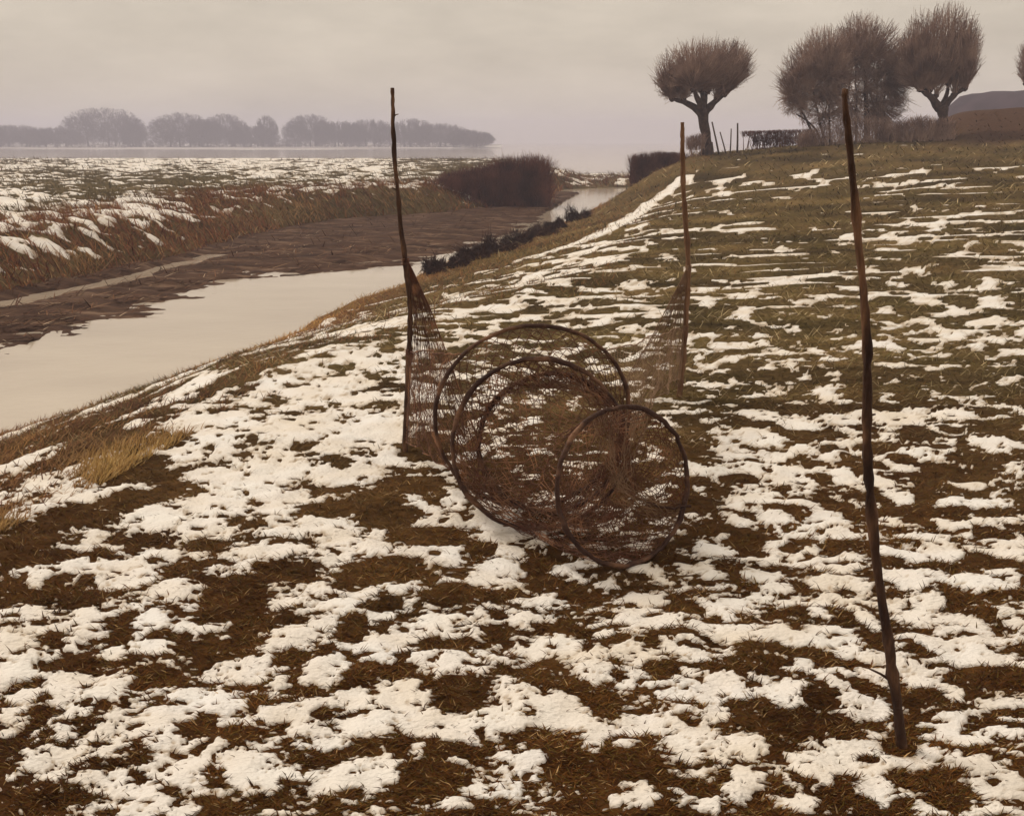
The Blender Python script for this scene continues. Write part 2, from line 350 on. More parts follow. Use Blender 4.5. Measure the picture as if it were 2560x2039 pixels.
# ------------------------------------------------------------------ snow on the near meadow
S1 = 700.0 / 2156.0
tiles = {
 (0, 1489): ([(70,350,170,110),(230,260,110,70),(270,390,90,40),(600,150,260,60),(440,210,80,50),(660,280,180,70),(600,380,90,50),(470,450,110,40),(890,420,90,60),(180,545,180,85),(80,600,90,60),(520,680,330,110),(250,720,170,60),(800,720,170,80),(640,860,50,45),(80,890,95,55),(1170,220,130,80),(1410,230,80,50),(1620,225,110,50),(1140,390,100,55),(1255,415,40,45),(1480,80,60,50),(930,70,180,60),(1770,40,70,35),(2090,40,110,60),(1630,610,80,40),(1950,580,180,80),(1740,570,50,50),(1480,770,150,60),(1640,810,200,70),(1760,910,130,70),(1450,880,110,70),(1130,960,260,90),(830,1000,90,50),(1300,1080,170,60),(350,1040,190,60),(80,1010,100,25),(430,1180,200,110),(330,1240,110,80),(430,1320,70,80),(650,1110,110,70),(870,1110,100,90),(1540,1150,90,40),(1620,1170,90,50),(820,1390,210,70),(740,1440,90,60),(930,1440,110,50),(1180,1320,100,70),(1440,1330,110,90),(1490,1420,70,60),(1800,1260,120,50),(1130,1500,120,60),(1150,1600,180,80),(1000,1660,110,30),(1400,1640,100,40)],
            [(560,500,230,60),(250,630,60,40),(460,130,45,25),(940,310,110,50),(420,330,90,50),(950,200,90,70),(1500,1010,150,60),(540,1080,50,30),(1050,1370,60,35),(120,1110,140,80)]),
 (600, 1489): ([(270,60,160,70),(560,30,70,60),(870,80,230,80),(1030,160,160,60),(1270,80,70,50),(480,330,200,90),(620,260,130,80),(290,420,80,60),(160,560,170,70),(310,680,60,40),(640,600,160,90),(680,690,70,50),(1000,260,80,60),(1290,300,90,80),(1150,370,250,70),(880,420,180,50),(1100,470,150,60),(1560,230,220,70),(1700,300,130,60),(1860,140,60,70),(1640,550,230,90),(1450,500,120,40),(1760,610,110,50),(1960,450,150,90),(1900,60,130,40),(2100,170,70,60),(1250,800,200,120),(900,850,150,100),(700,870,250,50),(430,960,330,70),(560,1060,180,60),(650,1150,110,50),(950,990,200,110),(1500,980,260,80),(1720,1060,220,80),(1990,900,180,180),(2060,760,110,70),(1780,1130,80,40),(160,1220,100,75),(50,1380,150,80),(340,1400,150,80),(850,1430,320,100),(960,1340,80,60),(900,1540,100,50),(1190,1270,110,80),(1650,1320,110,30),(1970,1450,210,120),(2010,1300,80,70),(2100,1550,70,30),(1420,1570,90,40),(1680,1630,130,40),(300,1680,160,30)],
            [(850,270,100,110),(1100,250,60,50),(410,510,140,55),(660,480,80,50),(1590,400,220,55),(1260,480,60,35),(1980,130,80,45),(1970,310,110,70),(660,940,80,40),(1480,1450,240,130),(1150,70,100,60),(1700,790,175,130),(1460,700,50,80)]),
 (1200, 1489): ([(120,200,120,60),(20,60,60,40),(330,160,140,70),(480,30,200,40),(1250,30,230,60),(1900,80,230,70),(1900,160,80,50),(1250,170,190,80),(1330,230,90,50),(1470,220,70,50),(560,155,45,20),(110,440,130,90),(420,380,140,60),(640,400,110,60),(270,480,70,40),(940,320,60,30),(930,480,60,50),(1160,470,150,60),(1180,530,60,35),(890,610,130,35),(900,680,100,30),(1180,650,60,70),(1120,715,90,20),(1720,260,100,50),(1950,310,200,60),(1580,420,150,60),(1700,470,80,30),(1600,660,110,90),(1850,710,300,80),(1450,760,130,50),(1700,780,180,50),(200,820,190,130),(450,940,330,110),(650,1000,200,70),(80,1000,90,60),(250,1050,120,50),(1000,1110,180,80),(1250,1010,170,80),(1630,1020,150,120),(1780,910,110,60),(1700,1220,280,90),(1560,1180,140,60),(2000,1200,150,90),(170,1280,80,60),(360,1330,120,75),(100,1460,200,130),(220,1530,90,60),(1230,1590,120,80),(1050,1650,60,50),(1540,1600,60,60),(2060,1430,110,80),(1960,1560,110,80),(1760,1660,100,40)],
            [(130,140,70,45),(1500,45,50,45),(1550,110,150,40),(440,680,110,80)]),
 (1860, 1489): ([(60,30,90,60),(230,40,50,50),(380,30,70,40),(620,30,170,60),(580,150,80,50),(930,60,110,50),(950,170,80,90),(1300,150,160,70),(1200,90,90,40),(1410,60,110,50),(170,310,180,60),(380,360,110,50),(680,340,190,90),(800,430,120,70),(1000,520,120,60),(990,600,110,50),(440,570,90,35),(1450,410,220,100),(1330,600,120,80),(1200,560,60,70),(1640,470,150,60),(1850,440,110,80),(1700,270,200,110),(2080,200,80,80),(2100,500,60,70),(80,690,130,70),(320,760,150,80),(420,830,100,60),(680,660,110,80),(750,640,110,40),(870,820,110,60),(800,900,90,60),(1000,870,120,60),(1610,730,80,65),(2000,810,200,30),(2050,930,80,25),(1520,1030,130,65),(1740,1100,150,50),(2020,1040,130,45),(950,1180,330,60),(700,1300,330,100),(500,1430,140,100),(1250,1230,280,80),(1420,1220,130,60),(1010,1480,130,100),(1050,1570,70,50),(1800,1330,180,100),(1950,1450,200,120),(2050,1600,120,80),(1780,1640,170,50),(1480,1620,120,70),(80,1220,90,40),(400,1620,150,70)],
            [(1350,440,90,50),(600,820,110,50),(700,1570,110,80),(500,990,340,100),(1530,1400,180,60),(1600,1560,180,80)]),
 (600, 1000): ([(500,230,330,90),(950,260,300,110),(300,560,500,80),(700,560,380,80),(1150,430,120,60),(250,800,260,110),(600,980,170,60),(320,1030,180,40),(800,1000,130,60),(930,830,50,45),(1390,900,170,80),(1330,830,70,60),(1640,960,110,60),(1660,790,90,60),(1600,600,95,50),(1950,900,160,110),(2010,1080,200,110),(1040,1030,70,50),(1080,1140,180,60),(760,1200,140,70),(1300,1150,200,50),(1590,1200,160,70),(230,1180,250,60),(200,1290,180,50),(1980,1320,190,90),(1600,1390,80,40),(250,1530,160,80),(600,1480,120,60),(1250,1440,140,90),(950,1530,250,80)],
            [(1050,800,200,120),(1350,640,220,50),(1450,350,180,90),(1150,900,200,80),(620,860,160,50),(700,450,60,30),(780,480,80,30),(1480,1050,300,70),(1850,1130,100,60),(1100,1330,330,80),(350,1330,250,70),(1650,1500,180,90)]),
 (0, 1000): ([(1250,900,300,80),(1700,830,380,120),(1600,950,250,80),(1690,1060,90,50),(1750,570,300,60),(1900,700,300,60),(250,850,180,60),(560,720,200,60),(880,690,120,50),(1300,420,250,60),(1620,300,150,70),(1450,430,130,50),(1500,180,250,60),(280,600,110,60),(540,500,90,40),(50,740,70,40),(800,400,90,20),(1040,150,80,40),(620,1100,150,60),(820,1330,260,90),(1000,1350,230,90),(1200,1250,200,110),(650,1300,250,60),(330,1360,120,50),(1330,1480,200,70),(950,1580,200,60),(150,1640,300,60),(560,1660,180,40)],
            [(1000,520,220,100),(1000,760,200,80),(500,900,200,80),(200,1100,220,120),(300,1220,240,60),(1830,940,50,40),(560,1090,60,35),(440,1390,80,50),(660,1390,60,40),(640,1530,160,60),(250,1500,200,50),(1650,1120,110,40),(1420,1300,150,60),(1100,1070,120,50),(1800,1560,250,150)]),
 (1860, 1000): ([(130,120,150,50),(420,190,150,50),(720,160,150,40),(1180,150,200,50),(1600,130,180,40),(1560,240,110,40),(120,300,160,60),(80,520,120,40),(420,570,240,80),(760,570,120,60),(1050,620,120,50),(1190,710,100,60),(170,740,150,50),(450,790,150,30),(1720,640,130,40),(2000,640,90,45),(1180,470,110,60),(1950,350,200,40),(240,900,120,50),(650,920,170,70),(720,990,130,50),(1100,900,110,40),(1230,910,40,40),(1700,940,190,60),(1800,780,250,40),(1280,1030,80,30),(1440,1060,120,50),(320,1000,80,40),(300,1120,100,60),(620,1200,300,70),(700,1260,200,50),(1100,1170,90,50),(1300,1200,130,50),(1550,1180,140,70),(1850,1150,120,40),(2000,1090,150,50),(150,1340,160,50),(250,1440,130,50),(220,1530,70,60),(650,1390,150,50),(850,1400,130,60),(1250,1370,190,80),(1480,1370,110,50),(1850,1430,240,70),(1990,1360,110,50),(1410,1540,110,60),(650,1520,150,50),(2050,1180,140,60)],
            [(600,590,70,40),(1380,690,110,30),(1210,450,80,30),(1720,600,150,30),(2000,640,60,25),(1600,240,70,25),(1900,1010,120,50),(1330,890,90,40),(1620,860,100,45),(360,1110,60,35),(700,1130,110,40),(1150,1250,120,40),(1850,1250,140,60)]),
}
def on_ground(sx, sy):
    dx, dy, dz = ray(sx, sy)
    t = np.geomspace(2, 70, 1500)
    hit = EYE + dz * t < land_near(dx * t, dy * t)
    k = t[np.argmax(hit)]
    return np.array([dx * k, dy * k])
PATH = np.array([on_ground(*p) for p in ((1290, 655), (1400, 622), (1490, 590), (1560, 552), (1620, 510), (1675, 470), (1720, 436))])
POLE_FEET = [tuple(on_level(*p)) for p in ((1012, 1128), (1699, 992), (2252, 1862))]
def world_blobs(k):
    out = []
    for (ox, oy), lists in tiles.items():
        for cx, cy, rx, ry in lists[k]:
            sx, sy = ox + cx * S1, oy + cy * S1
            c = on_level(sx, sy); l = on_level(sx - rx * S1, sy); r = on_level(sx + rx * S1, sy)
            t = on_level(sx, sy - ry * S1); bo = on_level(sx, sy + ry * S1)
            out.append((c[0], (t[1] + bo[1]) / 2, (r[0] - l[0]) / 2, (t[1] - bo[1]) / 2))
    return out
SNOW_B, DARK_B = world_blobs(0), world_blobs(1)
# how much of the ground is white, by place (photo pixel, share)
dens = np.array([(150,1060,.36),(300,1000,.32),(500,930,.36),(700,860,.34),(900,790,.40),(100,1200,.55),(330,1190,.05),(60,1370,.25),(250,1260,.6),(450,1100,.6),(600,1020,.65),(760,950,.65),(900,880,.7),(980,1000,.7),(960,800,.6),(1000,720,.3),
  (700,1150,.75),(950,1200,.75),(800,1100,.8),(500,1300,.6),(1080,1200,.2),(950,1330,.3),(1200,760,.5),(1400,720,.4),(1250,850,.4),(1600,720,.35),(1450,800,.4),(1650,850,.45),(1300,650,.55),(1400,600,.35),(1600,600,.25),(1500,560,.25),
  (1400,1000,.35),(1250,1200,.4),(1500,1250,.4),(1750,1000,.45),(1800,700,.40),(1900,560,.30),(2000,480,.30),(2200,480,.33),(2400,480,.34),(1800,470,.30),(2100,400,.36),(2400,380,.30),(1800,420,.38),(2300,600,.42),(2000,620,.36),(2500,640,.34),(2100,740,.4),(2400,740,.42),(2450,880,.38),(2100,880,.38),(1850,860,.38),(2000,1000,.45),(2400,1000,.45),(2200,1000,.4),(1800,1200,.5),(2000,1250,.4),(2400,1200,.4),(2300,1350,.45),(1700,1350,.5),(1500,1400,.5),(1300,1400,.5),(1000,1450,.4),(700,1400,.5),(300,1420,.55),(100,1450,.45),(2500,280,.15),(2300,350,.25),
  (300,1700,.34),(900,1700,.32),(1500,1700,.32),(2100,1700,.32),(600,1950,.34),(1200,1950,.30),(1800,1950,.34),(2400,1950,.36)])
_ycum_y = np.concatenate([np.linspace(0, 2, 5), np.geomspace(2.2, 140, 400)])
_lam = 0.075 * (1 + (_ycum_y / 4.0) ** 1.5)
_ycum = np.concatenate([[0], np.cumsum(np.diff(_ycum_y) / ((_lam[1:] + _lam[:-1]) / 2))])
def snow_near(x, y, z, d):
    sx, sy = to_src(x, y, z)
    num = np.zeros(x.shape); den = np.full(x.shape, 1e-9)
    for px, py, q in dens:
        s = 90 + 0.06 * py
        w = np.exp(-((sx - px) / (s * 1.6)) ** 2 - ((sy - py) / (s * 0.8)) ** 2) + 1e-7 / (1 + ((sx - px) / 900) ** 2 + ((sy - py) / 500) ** 2)
        num += w * q; den += w
    q = num / den
    lx = 0.105 * (1 + (y / 6.0) ** 1.3)
    px = x / lx; py = np.interp(y, _ycum_y, _ycum)
    # along the river the patches follow the bank
    nf = 0.85 * fbm(px * 0.85, py * 1.05, 4, 0.62) + 0.28 * fbm(px * 0.16 + 40, py * 0.18, 2)
    bankw = sstep(4.0, 2.0, d) * sstep(15, 9, y)
    along = (x * 0.26 + y * 0.965); across = d
    nb = fbm(along * 0.75 + 3, across * 3.2 + 7, 3, 0.6) * 1.1
    nf = nf * (1 - bankw) + nb * bankw
    qq = np.clip(q, 0.02, 0.97)
    pb = np.sign(qq - .5) * np.sqrt(np.maximum(0, -np.log(1 - np.minimum(np.abs(2 * qq - 1), .999) ** 2) / 0.9)) # ~probit
    f = nf * 2.2 + pb * 0.85
    # traced patches
    wx = x + 0.035 * fbm(x * 9, y * 9, 3, .6) + 0.06 * fbm(x * 7 + 11, y * 38, 3, .7); wy = y + 0.04 * fbm(x * 9 + 50, y * 12 + 20, 4, .7)
    traced = sstep(1000, 1120, sy) * sstep(3600, 3300, sy)
    f = f * (1 - 0.35 * sstep(1420, 1560, sy)) - 0.05 * sstep(1420, 1560, sy)
    v1 = np.full(x.shape, -9.0); v2 = np.full(x.shape, -9.0)
    for cx, cy, rx, ry in SNOW_B:
        m = (np.abs(wx - cx) < rx * 1.5) & (np.abs(wy - cy) < ry * 1.5)
        if not m.any(): continue
        dd = (np.abs((wx[m] - cx) / rx) ** 2.6 + np.abs((wy[m] - cy) / ry) ** 2.6) ** (1 / 2.6)
        v = (1.16 + .10 * (cy < 3.7) - dd) * 1.6
        a1 = v1[m]; hi = np.maximum(a1, v)
        v2[m] = np.maximum(v2[m], np.minimum(a1, v)); v1[m] = hi
    split = fbm(x * 3.1 + 5, y * 4.3, 2)
    cut = (v1 - v2) * 1.5 - .10 + 1.6 * np.clip(split - .02, 0, 1) + .15 * fbm(x * 20, y * 40, 2)
    v1 = np.where(v2 > -.3, np.minimum(v1, np.maximum(cut, -.35)), v1)
    f = np.where(v1 > -0.25, np.maximum(f - .6 * (v2 > -.3), v1), f)
    for cx, cy, rx, ry in DARK_B:
        m = (np.abs(wx - cx) < rx * 1.5) & (np.abs(wy - cy) < ry * 1.5)
        if not m.any(): continue
        dd = (np.abs((wx[m] - cx) / rx) ** 2.6 + np.abs((wy[m] - cy) / ry) ** 2.6) ** (1 / 2.6)
        v = (1.13 - dd) * 1.6
        f[m] = np.where(v > -0.2, np.minimum(f[m], -v + .03), f[m])
    # the trodden path along the top of the bank
    sp = sdist(x, y, PATH, -1)
    dp = np.abs(sp) + 0.20 * fbm(x * 1.3, y * 1.3, 3)
    wl = sstep(11, 15, y) * (y < 48)
    f = f - wl * 2.2 * sstep(.25, -.35, sp) * sstep(-.25, .15, .32 - fbm(x * .9, y * .9, 3))
    f = np.maximum(f, np.where((y > 14) & (y < PATH[-1, 1] + .5), 0.9 - dp * 2.4 - .75 * sstep(24, 16, y), -9) * 1.0)
    f = f + 0.30 * fbm(px * 2.6, py * 2.6, 2) + 0.30 * fbm(x * 13, y * 22, 3, .65) * sstep(9, 4, y) + 0.75 * fbm(x * 22 + 7, y * 50, 3, .72) * sstep(11, 5, y) * (0.35 + 0.65 * sstep(.9, .1, np.abs(f)))
    # thin drifted lines of snow on the rising field
    line = fbm(x * .55 / (1 + y * .03), py * 2.4 + 90, 3, .6)
    f = np.maximum(f, np.where((sp > .3) & (d > 3.0) & ~((d > 14) & (y > 43)), (line - .215 - .12 * sstep(30, 42, y) + .16 * fbm(x * .2, y * .12, 2)) * 3.0, -9) - 6 * sstep(11, 7, y))
    f = f - .55 * sstep(30, 42, y) * (sp > .6)
    # dark tufts standing out of the snow
    tuft = fbm(x * 7.5 + 60, y * 13, 3, .6)
    f = np.minimum(f, (.37 - .07 * sstep(6, 4, y) - tuft) * 3.2 + .4 * sstep(7, 14, y))
    for (bx0, by0) in POLE_FEET:
        f = np.minimum(f, (np.hypot(x - bx0, (y - by0)) + .02 * fbm(x * 20, y * 20, 2) - .055) * 9)
    return np.where(d < 0.25, np.minimum(f, -0.6), f)
def thick(f, y):
    k = 1 + np.clip(y - 8, 0, 40) * 0.05
    return np.where(f > 0, 0.0078 * k * (1 - np.exp(-np.maximum(f, 0) * 5.5)), 0.11 * k * np.maximum(f, -2))

def fan_grid(ys, us):
    Y, U = np.meshgrid(ys, us, indexing='ij')
    return U * Y, Y
def grid_faces(nr, nc, keep=None):
    i = np.arange(nr - 1)[:, None] * nc + np.arange(nc - 1)[None]
    F = np.stack([i, i + 1, i + nc + 1, i + nc], -1)
    if keep is not None: F = F[keep]
    return F.reshape(-1, 4)
def compact(V, F):
    used = np.unique(F); mp = np.full(len(V), -1); mp[used] = np.arange(len(used))
    return V[used], mp[F]
def cell_any(m): return m[:-1, :-1] | m[1:, :-1] | m[:-1, 1:] | m[1:, 1:]

# rows evenly spread over the steepness of view, near to far
ang = np.concatenate([np.linspace(math.atan(EYE / 1.35), math.atan(EYE / 2.35), 26)[:-1], np.linspace(math.atan(EYE / 2.35), math.atan(EYE / 52), 400)])
ys = np.concatenate([EYE / np.tan(ang), np.linspace(53.5, 76, 14)])
us = np.concatenate([np.linspace(-1.15, -0.58, 60)[:-1], np.linspace(-0.58, 0.58, 600), np.linspace(0.58, 1.05, 50)[1:]])
GX, GY = fan_grid(ys, us)
GD = sdist(GX, GY, NEAR, -1)
GZ = land_near(GX, GY, GD)
keep = cell_any(GD > -2.5)
V = np.stack([GX, GY, GZ], -1).reshape(-1, 3)
Vc, Fc = compact(V, grid_faces(*GX.shape, keep))
def soil_tint(v):
    x, y = v[:, 0], v[:, 1]
    d = sdist(x, y, NEAR, -1)
    a = (0.5 + 0.9 * fbm(x * .9, y * .9, 4))[:, None].clip(0, 1)
    c = np.array([[.050, .019, .006]]) * (1 - a) + np.array([[.105, .050, .014]]) * a
    o = np.array([[.080, .060, .021]]) * (1 - a) + np.array([[.150, .098, .042]]) * a
    o = o * (1 + .9 * np.clip(fbm(x * .5, y * .35, 4, .65), -.6, .7))[:, None]
    fur = fbm(x * .22, np.interp(y, _ycum_y, _ycum) * .8, 3, .6)
    o = o * (1 + 1.0 * np.clip(fur, -.6, .6))[:, None]
    k = (sstep(3.6, 10, y + 3 * fbm(x * .4, y * .4, 3)) * .95)[:, None]
    c = c * (1 - k) + o * k
    br = (sstep(13, 17, d) * sstep(40, 46, y))[:, None]
    c = c * (1 - br) + np.array([[.085, .045, .026]]) * br
    w = sstep(1.6, .3, d)[:, None]
    return c * (1 - w) + np.array([[.16, .075, .032]]) * w
tag(mesh_np('meadow_ground', Vc, Fc, M['soil'], tint=soil_tint(Vc), smooth=True), kind='structure')
GF = snow_near(GX, GY, GZ, GD)
keep_s = cell_any(GF > 0) & keep
Vs = V.copy(); Vs[:, 2] += (thick(GF, GY) + np.where(GF > 0, 1, 0) * np.minimum(1, GF * 3) * .0022 * fbm(GX * 14, GY * 20, 4, .65) / (1 + (GY / 6) ** 2)).ravel()
def slush(f, x, y, w0=.30):
    k = sstep(-.05, w0, f + .18 * fbm(x * 11, y * 17, 3))[..., None]
    c = (.5 + .9 * fbm(x * 1.7, y * 2.4, 3))[..., None].clip(0, 1)
    clean = np.array([1.0, .975, .94]) * (1 - c) + np.array([1.0, 1.0, 1.02]) * c
    return np.array([.52, .42, .31]) * (1 - k) + clean * k
def compact_tint(V, F, C):
    used = np.unique(F); mp = np.full(len(V), -1); mp[used] = np.arange(len(used))
    return V[used], mp[F], C[used]
Vc, Fc, Cc = compact_tint(Vs, grid_faces(*GX.shape, keep_s), slush(GF, GX, GY).reshape(-1, 3))
tag(mesh_np('meadow_snow', Vc, Fc, M['snow'], tint=Cc, smooth=True), 'thin melting snow patches over the near brown meadow', 'snow', kind='stuff')

# the ground behind and beside the camera, down to where the fan begins
bx, by = np.meshgrid(np.linspace(-14, 14, 57), np.linspace(-14, 1.5, 32))
bd = sdist(bx, by, NEAR, -1)
bz = land_near(bx, by, bd) - 0.06
Vb = np.stack([bx, by, bz], -1).reshape(-1, 3)
tag(mesh_np('meadow_ground', Vb, grid_faces(*bx.shape, cell_any(bd > -2)), M['soil'], tint=soil_tint(Vb), smooth=True), kind='structure')

# ------------------------------------------------------------------ the far bank
yf = np.concatenate([np.geomspace(12, 113, 300), np.linspace(114, 122, 6)])
uf = np.concatenate([np.linspace(-1.6, -0.58, 50)[:-1], np.linspace(-0.58, 0.28, 420), np.linspace(0.28, 0.9, 30)[1:]])
FX, FY = fan_grid(yf, uf)
FD = sdist(FX, FY, FAR, 1)
FZ = land_far(FX, FY, FD)
keep = cell_any(FD > -3)
V = np.stack([FX, FY, FZ], -1).reshape(-1, 3)
Vc, Fc = compact(V, grid_faces(*FX.shape, keep))
tag(mesh_np('far_bank_ground', Vc, Fc, M['farsoil'], smooth=True), kind='structure')
def snow_far(x, y, z, d):
    sx, sy = to_src(x, y, z)
    pts = np.array([(60,420,.45),(300,405,.62),(600,405,.62),(900,410,.6),(1050,405,.25),(200,450,.22),(500,450,.25),(800,450,.35),(960,460,.5),(100,520,.55),(350,530,.6),(600,500,.3),(750,540,.12),(900,520,.15),(60,600,.5),(300,620,.25),(450,600,.2),(150,660,.3),(330,640,.4),(60,690,.4),(550,590,.12),(1000,500,.1),(1450,440,.32),(1500,425,.35)])
    num = np.zeros(x.shape); den = np.full(x.shape, 1e-9)
    for a, b2, q in pts:
        w = np.exp(-((sx - a) / 110) ** 2 - ((sy - b2) / 28) ** 2) + 1e-6
        num += w * q; den += w
    q = np.clip(num / den + .07, .03, .95)
    px = x / (0.33 * (1 + y / 25)); py = np.log(y) * 19
    nf = fbm(px * 0.75 + py * 0.35, py * 1.9, 4, .65) * 2.3 + .5 * fbm(px * .2, py * .5, 2)
    pb = np.sign(q - .5) * np.sqrt(np.maximum(0, -np.log(1 - np.minimum(np.abs(2 * q - 1), .999) ** 2) / 0.9))
    f = nf + 0.9 * pb
    return np.where((d < 0.5), -0.6, f)
FF = snow_far(FX, FY, FZ, FD)
Vs = V.copy(); Vs[:, 2] += np.where(FF > 0, 0.04 * (1 - np.exp(-FF * 4)), 0.25 * np.maximum(FF, -2)).ravel()
Vc, Fc, Cc = compact_tint(Vs, grid_faces(*FX.shape, cell_any(FF > 0) & keep), slush(FF, FX * .2, FY * .2, .2).reshape(-1, 3))
tag(mesh_np('far_bank_snow', Vc, Fc, M['snow'], tint=Cc, smooth=True), 'streaks of snow on the flat meadow across the river', 'snow', kind='stuff')

# ------------------------------------------------------------------ mud flat and water
MUDL = np.concatenate([[MUD[0] + d0 * 40], MUD])
fx, fy = fan_grid(np.geomspace(9.5, 58, 230), np.linspace(-1.4, 0.12, 380))
dm = sdist(fx, fy, MUDL, 1); df = sdist(fx, fy, FAR, 1)
mk = dm + 0.9 * fbm(fx * 0.45, fy * 0.6, 5, .65)
mz = WATER + np.clip(mk * 0.06, -0.12, 0.10) + 0.13 * fbm(fx * 0.42 + fy * 0.22, fy * 1.25 - fx * 0.5, 5, .65) + .05 * fbm(fx * 1.8, fy * 2.6, 3) - .004
mz -= .22 * np.exp(-((df + .75 + .4 * perlin(fx * .3, fy * .3)) / .38) ** 2) * sstep(30, 22, fy)
ok = cell_any((mk > -0.3) & (df < 1.6))
Vc, Fc = compact(np.stack([fx, fy, mz], -1).reshape(-1, 3), grid_faces(*fx.shape, ok))
tag(mesh_np('mudflat', Vc, Fc, M['mud'], smooth=True), kind='structure')  # below the thicket the mud stands in for its reflection in the water
w = 1000.0
tag(mesh_np('river_water', [(-w, -60, WATER), (w, -60, WATER), (w, w, WATER), (-w, w, WATER)], np.array([[0, 1, 2, 3]]), M['water']), kind='structure')

# ------------------------------------------------------------------ far shore, hill
sxs = np.linspace(-520, -4, 90); sys_ = np.linspace(0, 1, 14)
SX, ST = np.meshgrid(sxs, sys_)
lo = 330 + 60 * sstep(-60, -6, SX) + 18 * perlin(SX * 0.02, SX * 0 + 3)
SY = lo + ST * (900 - lo) * (1 - 0.95 * sstep(-40, -4, SX))
SZ = WATER - 0.05 + 1.3 * np.sin(np.clip(ST, 0, .5) * math.pi) + 0.15 * perlin(SX * .05, SY * .05)
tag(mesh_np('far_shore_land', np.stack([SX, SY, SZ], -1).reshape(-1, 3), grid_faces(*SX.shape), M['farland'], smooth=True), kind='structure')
hx, ht = np.meshgrid(np.linspace(36, 200, 120), np.linspace(0, 1, 16))
hy = 86 + ht * 40
hz = -1.3 + (8.6 * sstep(46, 55, hx)) * np.sin(np.clip(ht * 1.2, 0, 1) * math.pi / 2) + 0.5 * fbm(hx * 0.2, hy * 0.2, 4)
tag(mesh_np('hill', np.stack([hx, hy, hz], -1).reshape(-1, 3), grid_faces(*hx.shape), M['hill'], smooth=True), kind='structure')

# ------------------------------------------------------------------ grass
def blades(P, L, Wd, az, lean, curl):
    n = len(P)
    hd = np.stack([np.cos(az), np.sin(az), np.zeros(n)], -1)
    up = np.array([[0, 0, 1.0]])
    sd = np.stack([-np.sin(az), np.cos(az), np.zeros(n)], -1)
    d1 = hd * np.sin(lean)[:, None] + up * np.cos(lean)[:, None]
    l2 = lean + curl
    d2 = hd * np.sin(l2)[:, None] + up * np.cos(l2)[:, None]
    m = P + d1 * (L * 0.55)[:, None]
    t = m + d2 * (L * 0.45)[:, None]
    h = sd * (Wd / 2)[:, None]
    V = np.stack([P - h, P + h, m + h * 0.8, m - h * 0.8, t], 1)
    i = np.arange(n)[:, None] * 5
    return V.reshape(-1, 3), i + np.array([[0, 1, 2, 3]]), i + np.array([[3, 2, 4]])
def pick(n, cols, p):
    c = np.array(cols)[RNG.choice(len(cols), n, p=p)]
    return np.clip(c * RNG.uniform(0.65, 1.35, (n, 1)), 0, 1)
def sample_grid(X, Y, Z, F, D, n, wgt):
    """points in random cells of the fan grid (cells are about even in the view)"""
    nr, nc = X.shape
    r = RNG.integers(0, nr - 1, n); c = RNG.integers(0, nc - 1, n)
    k = wgt(X[r, c], Y[r, c], D[r, c]) > RNG.random(n)
    r, c = r[k], c[k]
    a, b = RNG.random(len(r)), RNG.random(len(r))
    def lerp(A): return (A[r, c] * (1 - a) + A[r + 1, c] * a) * (1 - b) + (A[r, c + 1] * (1 - a) + A[r + 1, c + 1] * a) * b
    return lerp(X), lerp(Y), lerp(Z), lerp(F), lerp(D)
def make_grass(name, label, x, y, z, L, W, az, lean, curl, tint):
    V, Q, T = blades(np.stack([x, y, z - 0.004], -1), L, W, az, lean, curl)
    return tag(mesh_np(name, V, [Q, T], M['grass'], tint=np.repeat(tint, 5, 0)), label, 'grass', kind='stuff')

x, y, z, f, d = sample_grid(GX, GY, GZ, GF, GD, 620000, lambda x, y, d: (d > 0.5) * (np.abs(x / y) < 0.75) * (y < 50) * np.where(np.abs(x / y) < .6, 1, .4))
clump = fbm(x * 3.3, y * 3.3, 3)
k = ((f < 0.02) & (RNG.random(len(x)) < 0.55 + 0.7 * clump)) | (RNG.random(len(x)) < 0.028) | ((f < 0.12) & (RNG.random(len(x)) < .25 * sstep(2.2, 4.5, y)))
x, y, z, f, d = [q[k] for q in (x, y, z, f, d)]
n_ = len(x)
sc = np.maximum(1, (y / 5.5)) ** 0.75
hue = 1.3 * fbm(x * 1.6 + 9, y * 2.0, 4, .6)
tint = pick(n_, [(0.085, 0.031, 0.008), (0.125, 0.054, 0.014), (0.100, 0.062, 0.015), (0.042, 0.015, 0.005), (0.34, 0.22, 0.10)], [.32, .26, .21, .16, .05])
olive = sstep(3.4, 10, y + 2 * fbm(x * .5, y * .5, 2))[:, None]
tf = pick(n_, [(0.098, 0.080, 0.027), (0.070, 0.050, 0.018), (0.135, 0.104, 0.043), (0.045, 0.031, 0.013), (0.36, 0.28, 0.16), (0.115, 0.062, 0.028)], [.25, .19, .16, .14, .15, .11])
rows = 1.3 * fbm(x * .22, np.interp(y, _ycum_y, _ycum) * .8, 3, .6)
tf = tf * (1 + 1.1 * np.clip(rows, -.6, .7))[:, None]
brn = (sstep(13, 17, d) * sstep(40, 46, y))[:, None]
tf = tf * (1 - brn) + brn * pick(n_, [(.09, .045, .026), (.13, .07, .04), (.06, .03, .02)], [.4, .3, .3])
tint = tint * (1 - olive) + olive * tf
tint = tint * (1 + 0.8 * np.clip(hue, -.6, .8))[:, None]
az = np.where(RNG.random(n_) < .5, 0, math.pi) + RNG.normal(0, 0.7, n_)
make_grass('meadow_grass', 'short matted brown winter grass between the snow patches on the near meadow', x, y, z,
           RNG.uniform(.022, .065, n_) * sc * np.where((tint[:, 0] > .22) & (y > 6), 1.7, 1) * (.7 + .3 * sstep(2.4, 4.5, y)), RNG.uniform(.0028, .0055, n_) * sc * np.maximum(1, y / 9) ** .35, az, RNG.uniform(.85, 1.42, n_), RNG.uniform(.0, .3, n_), tint)

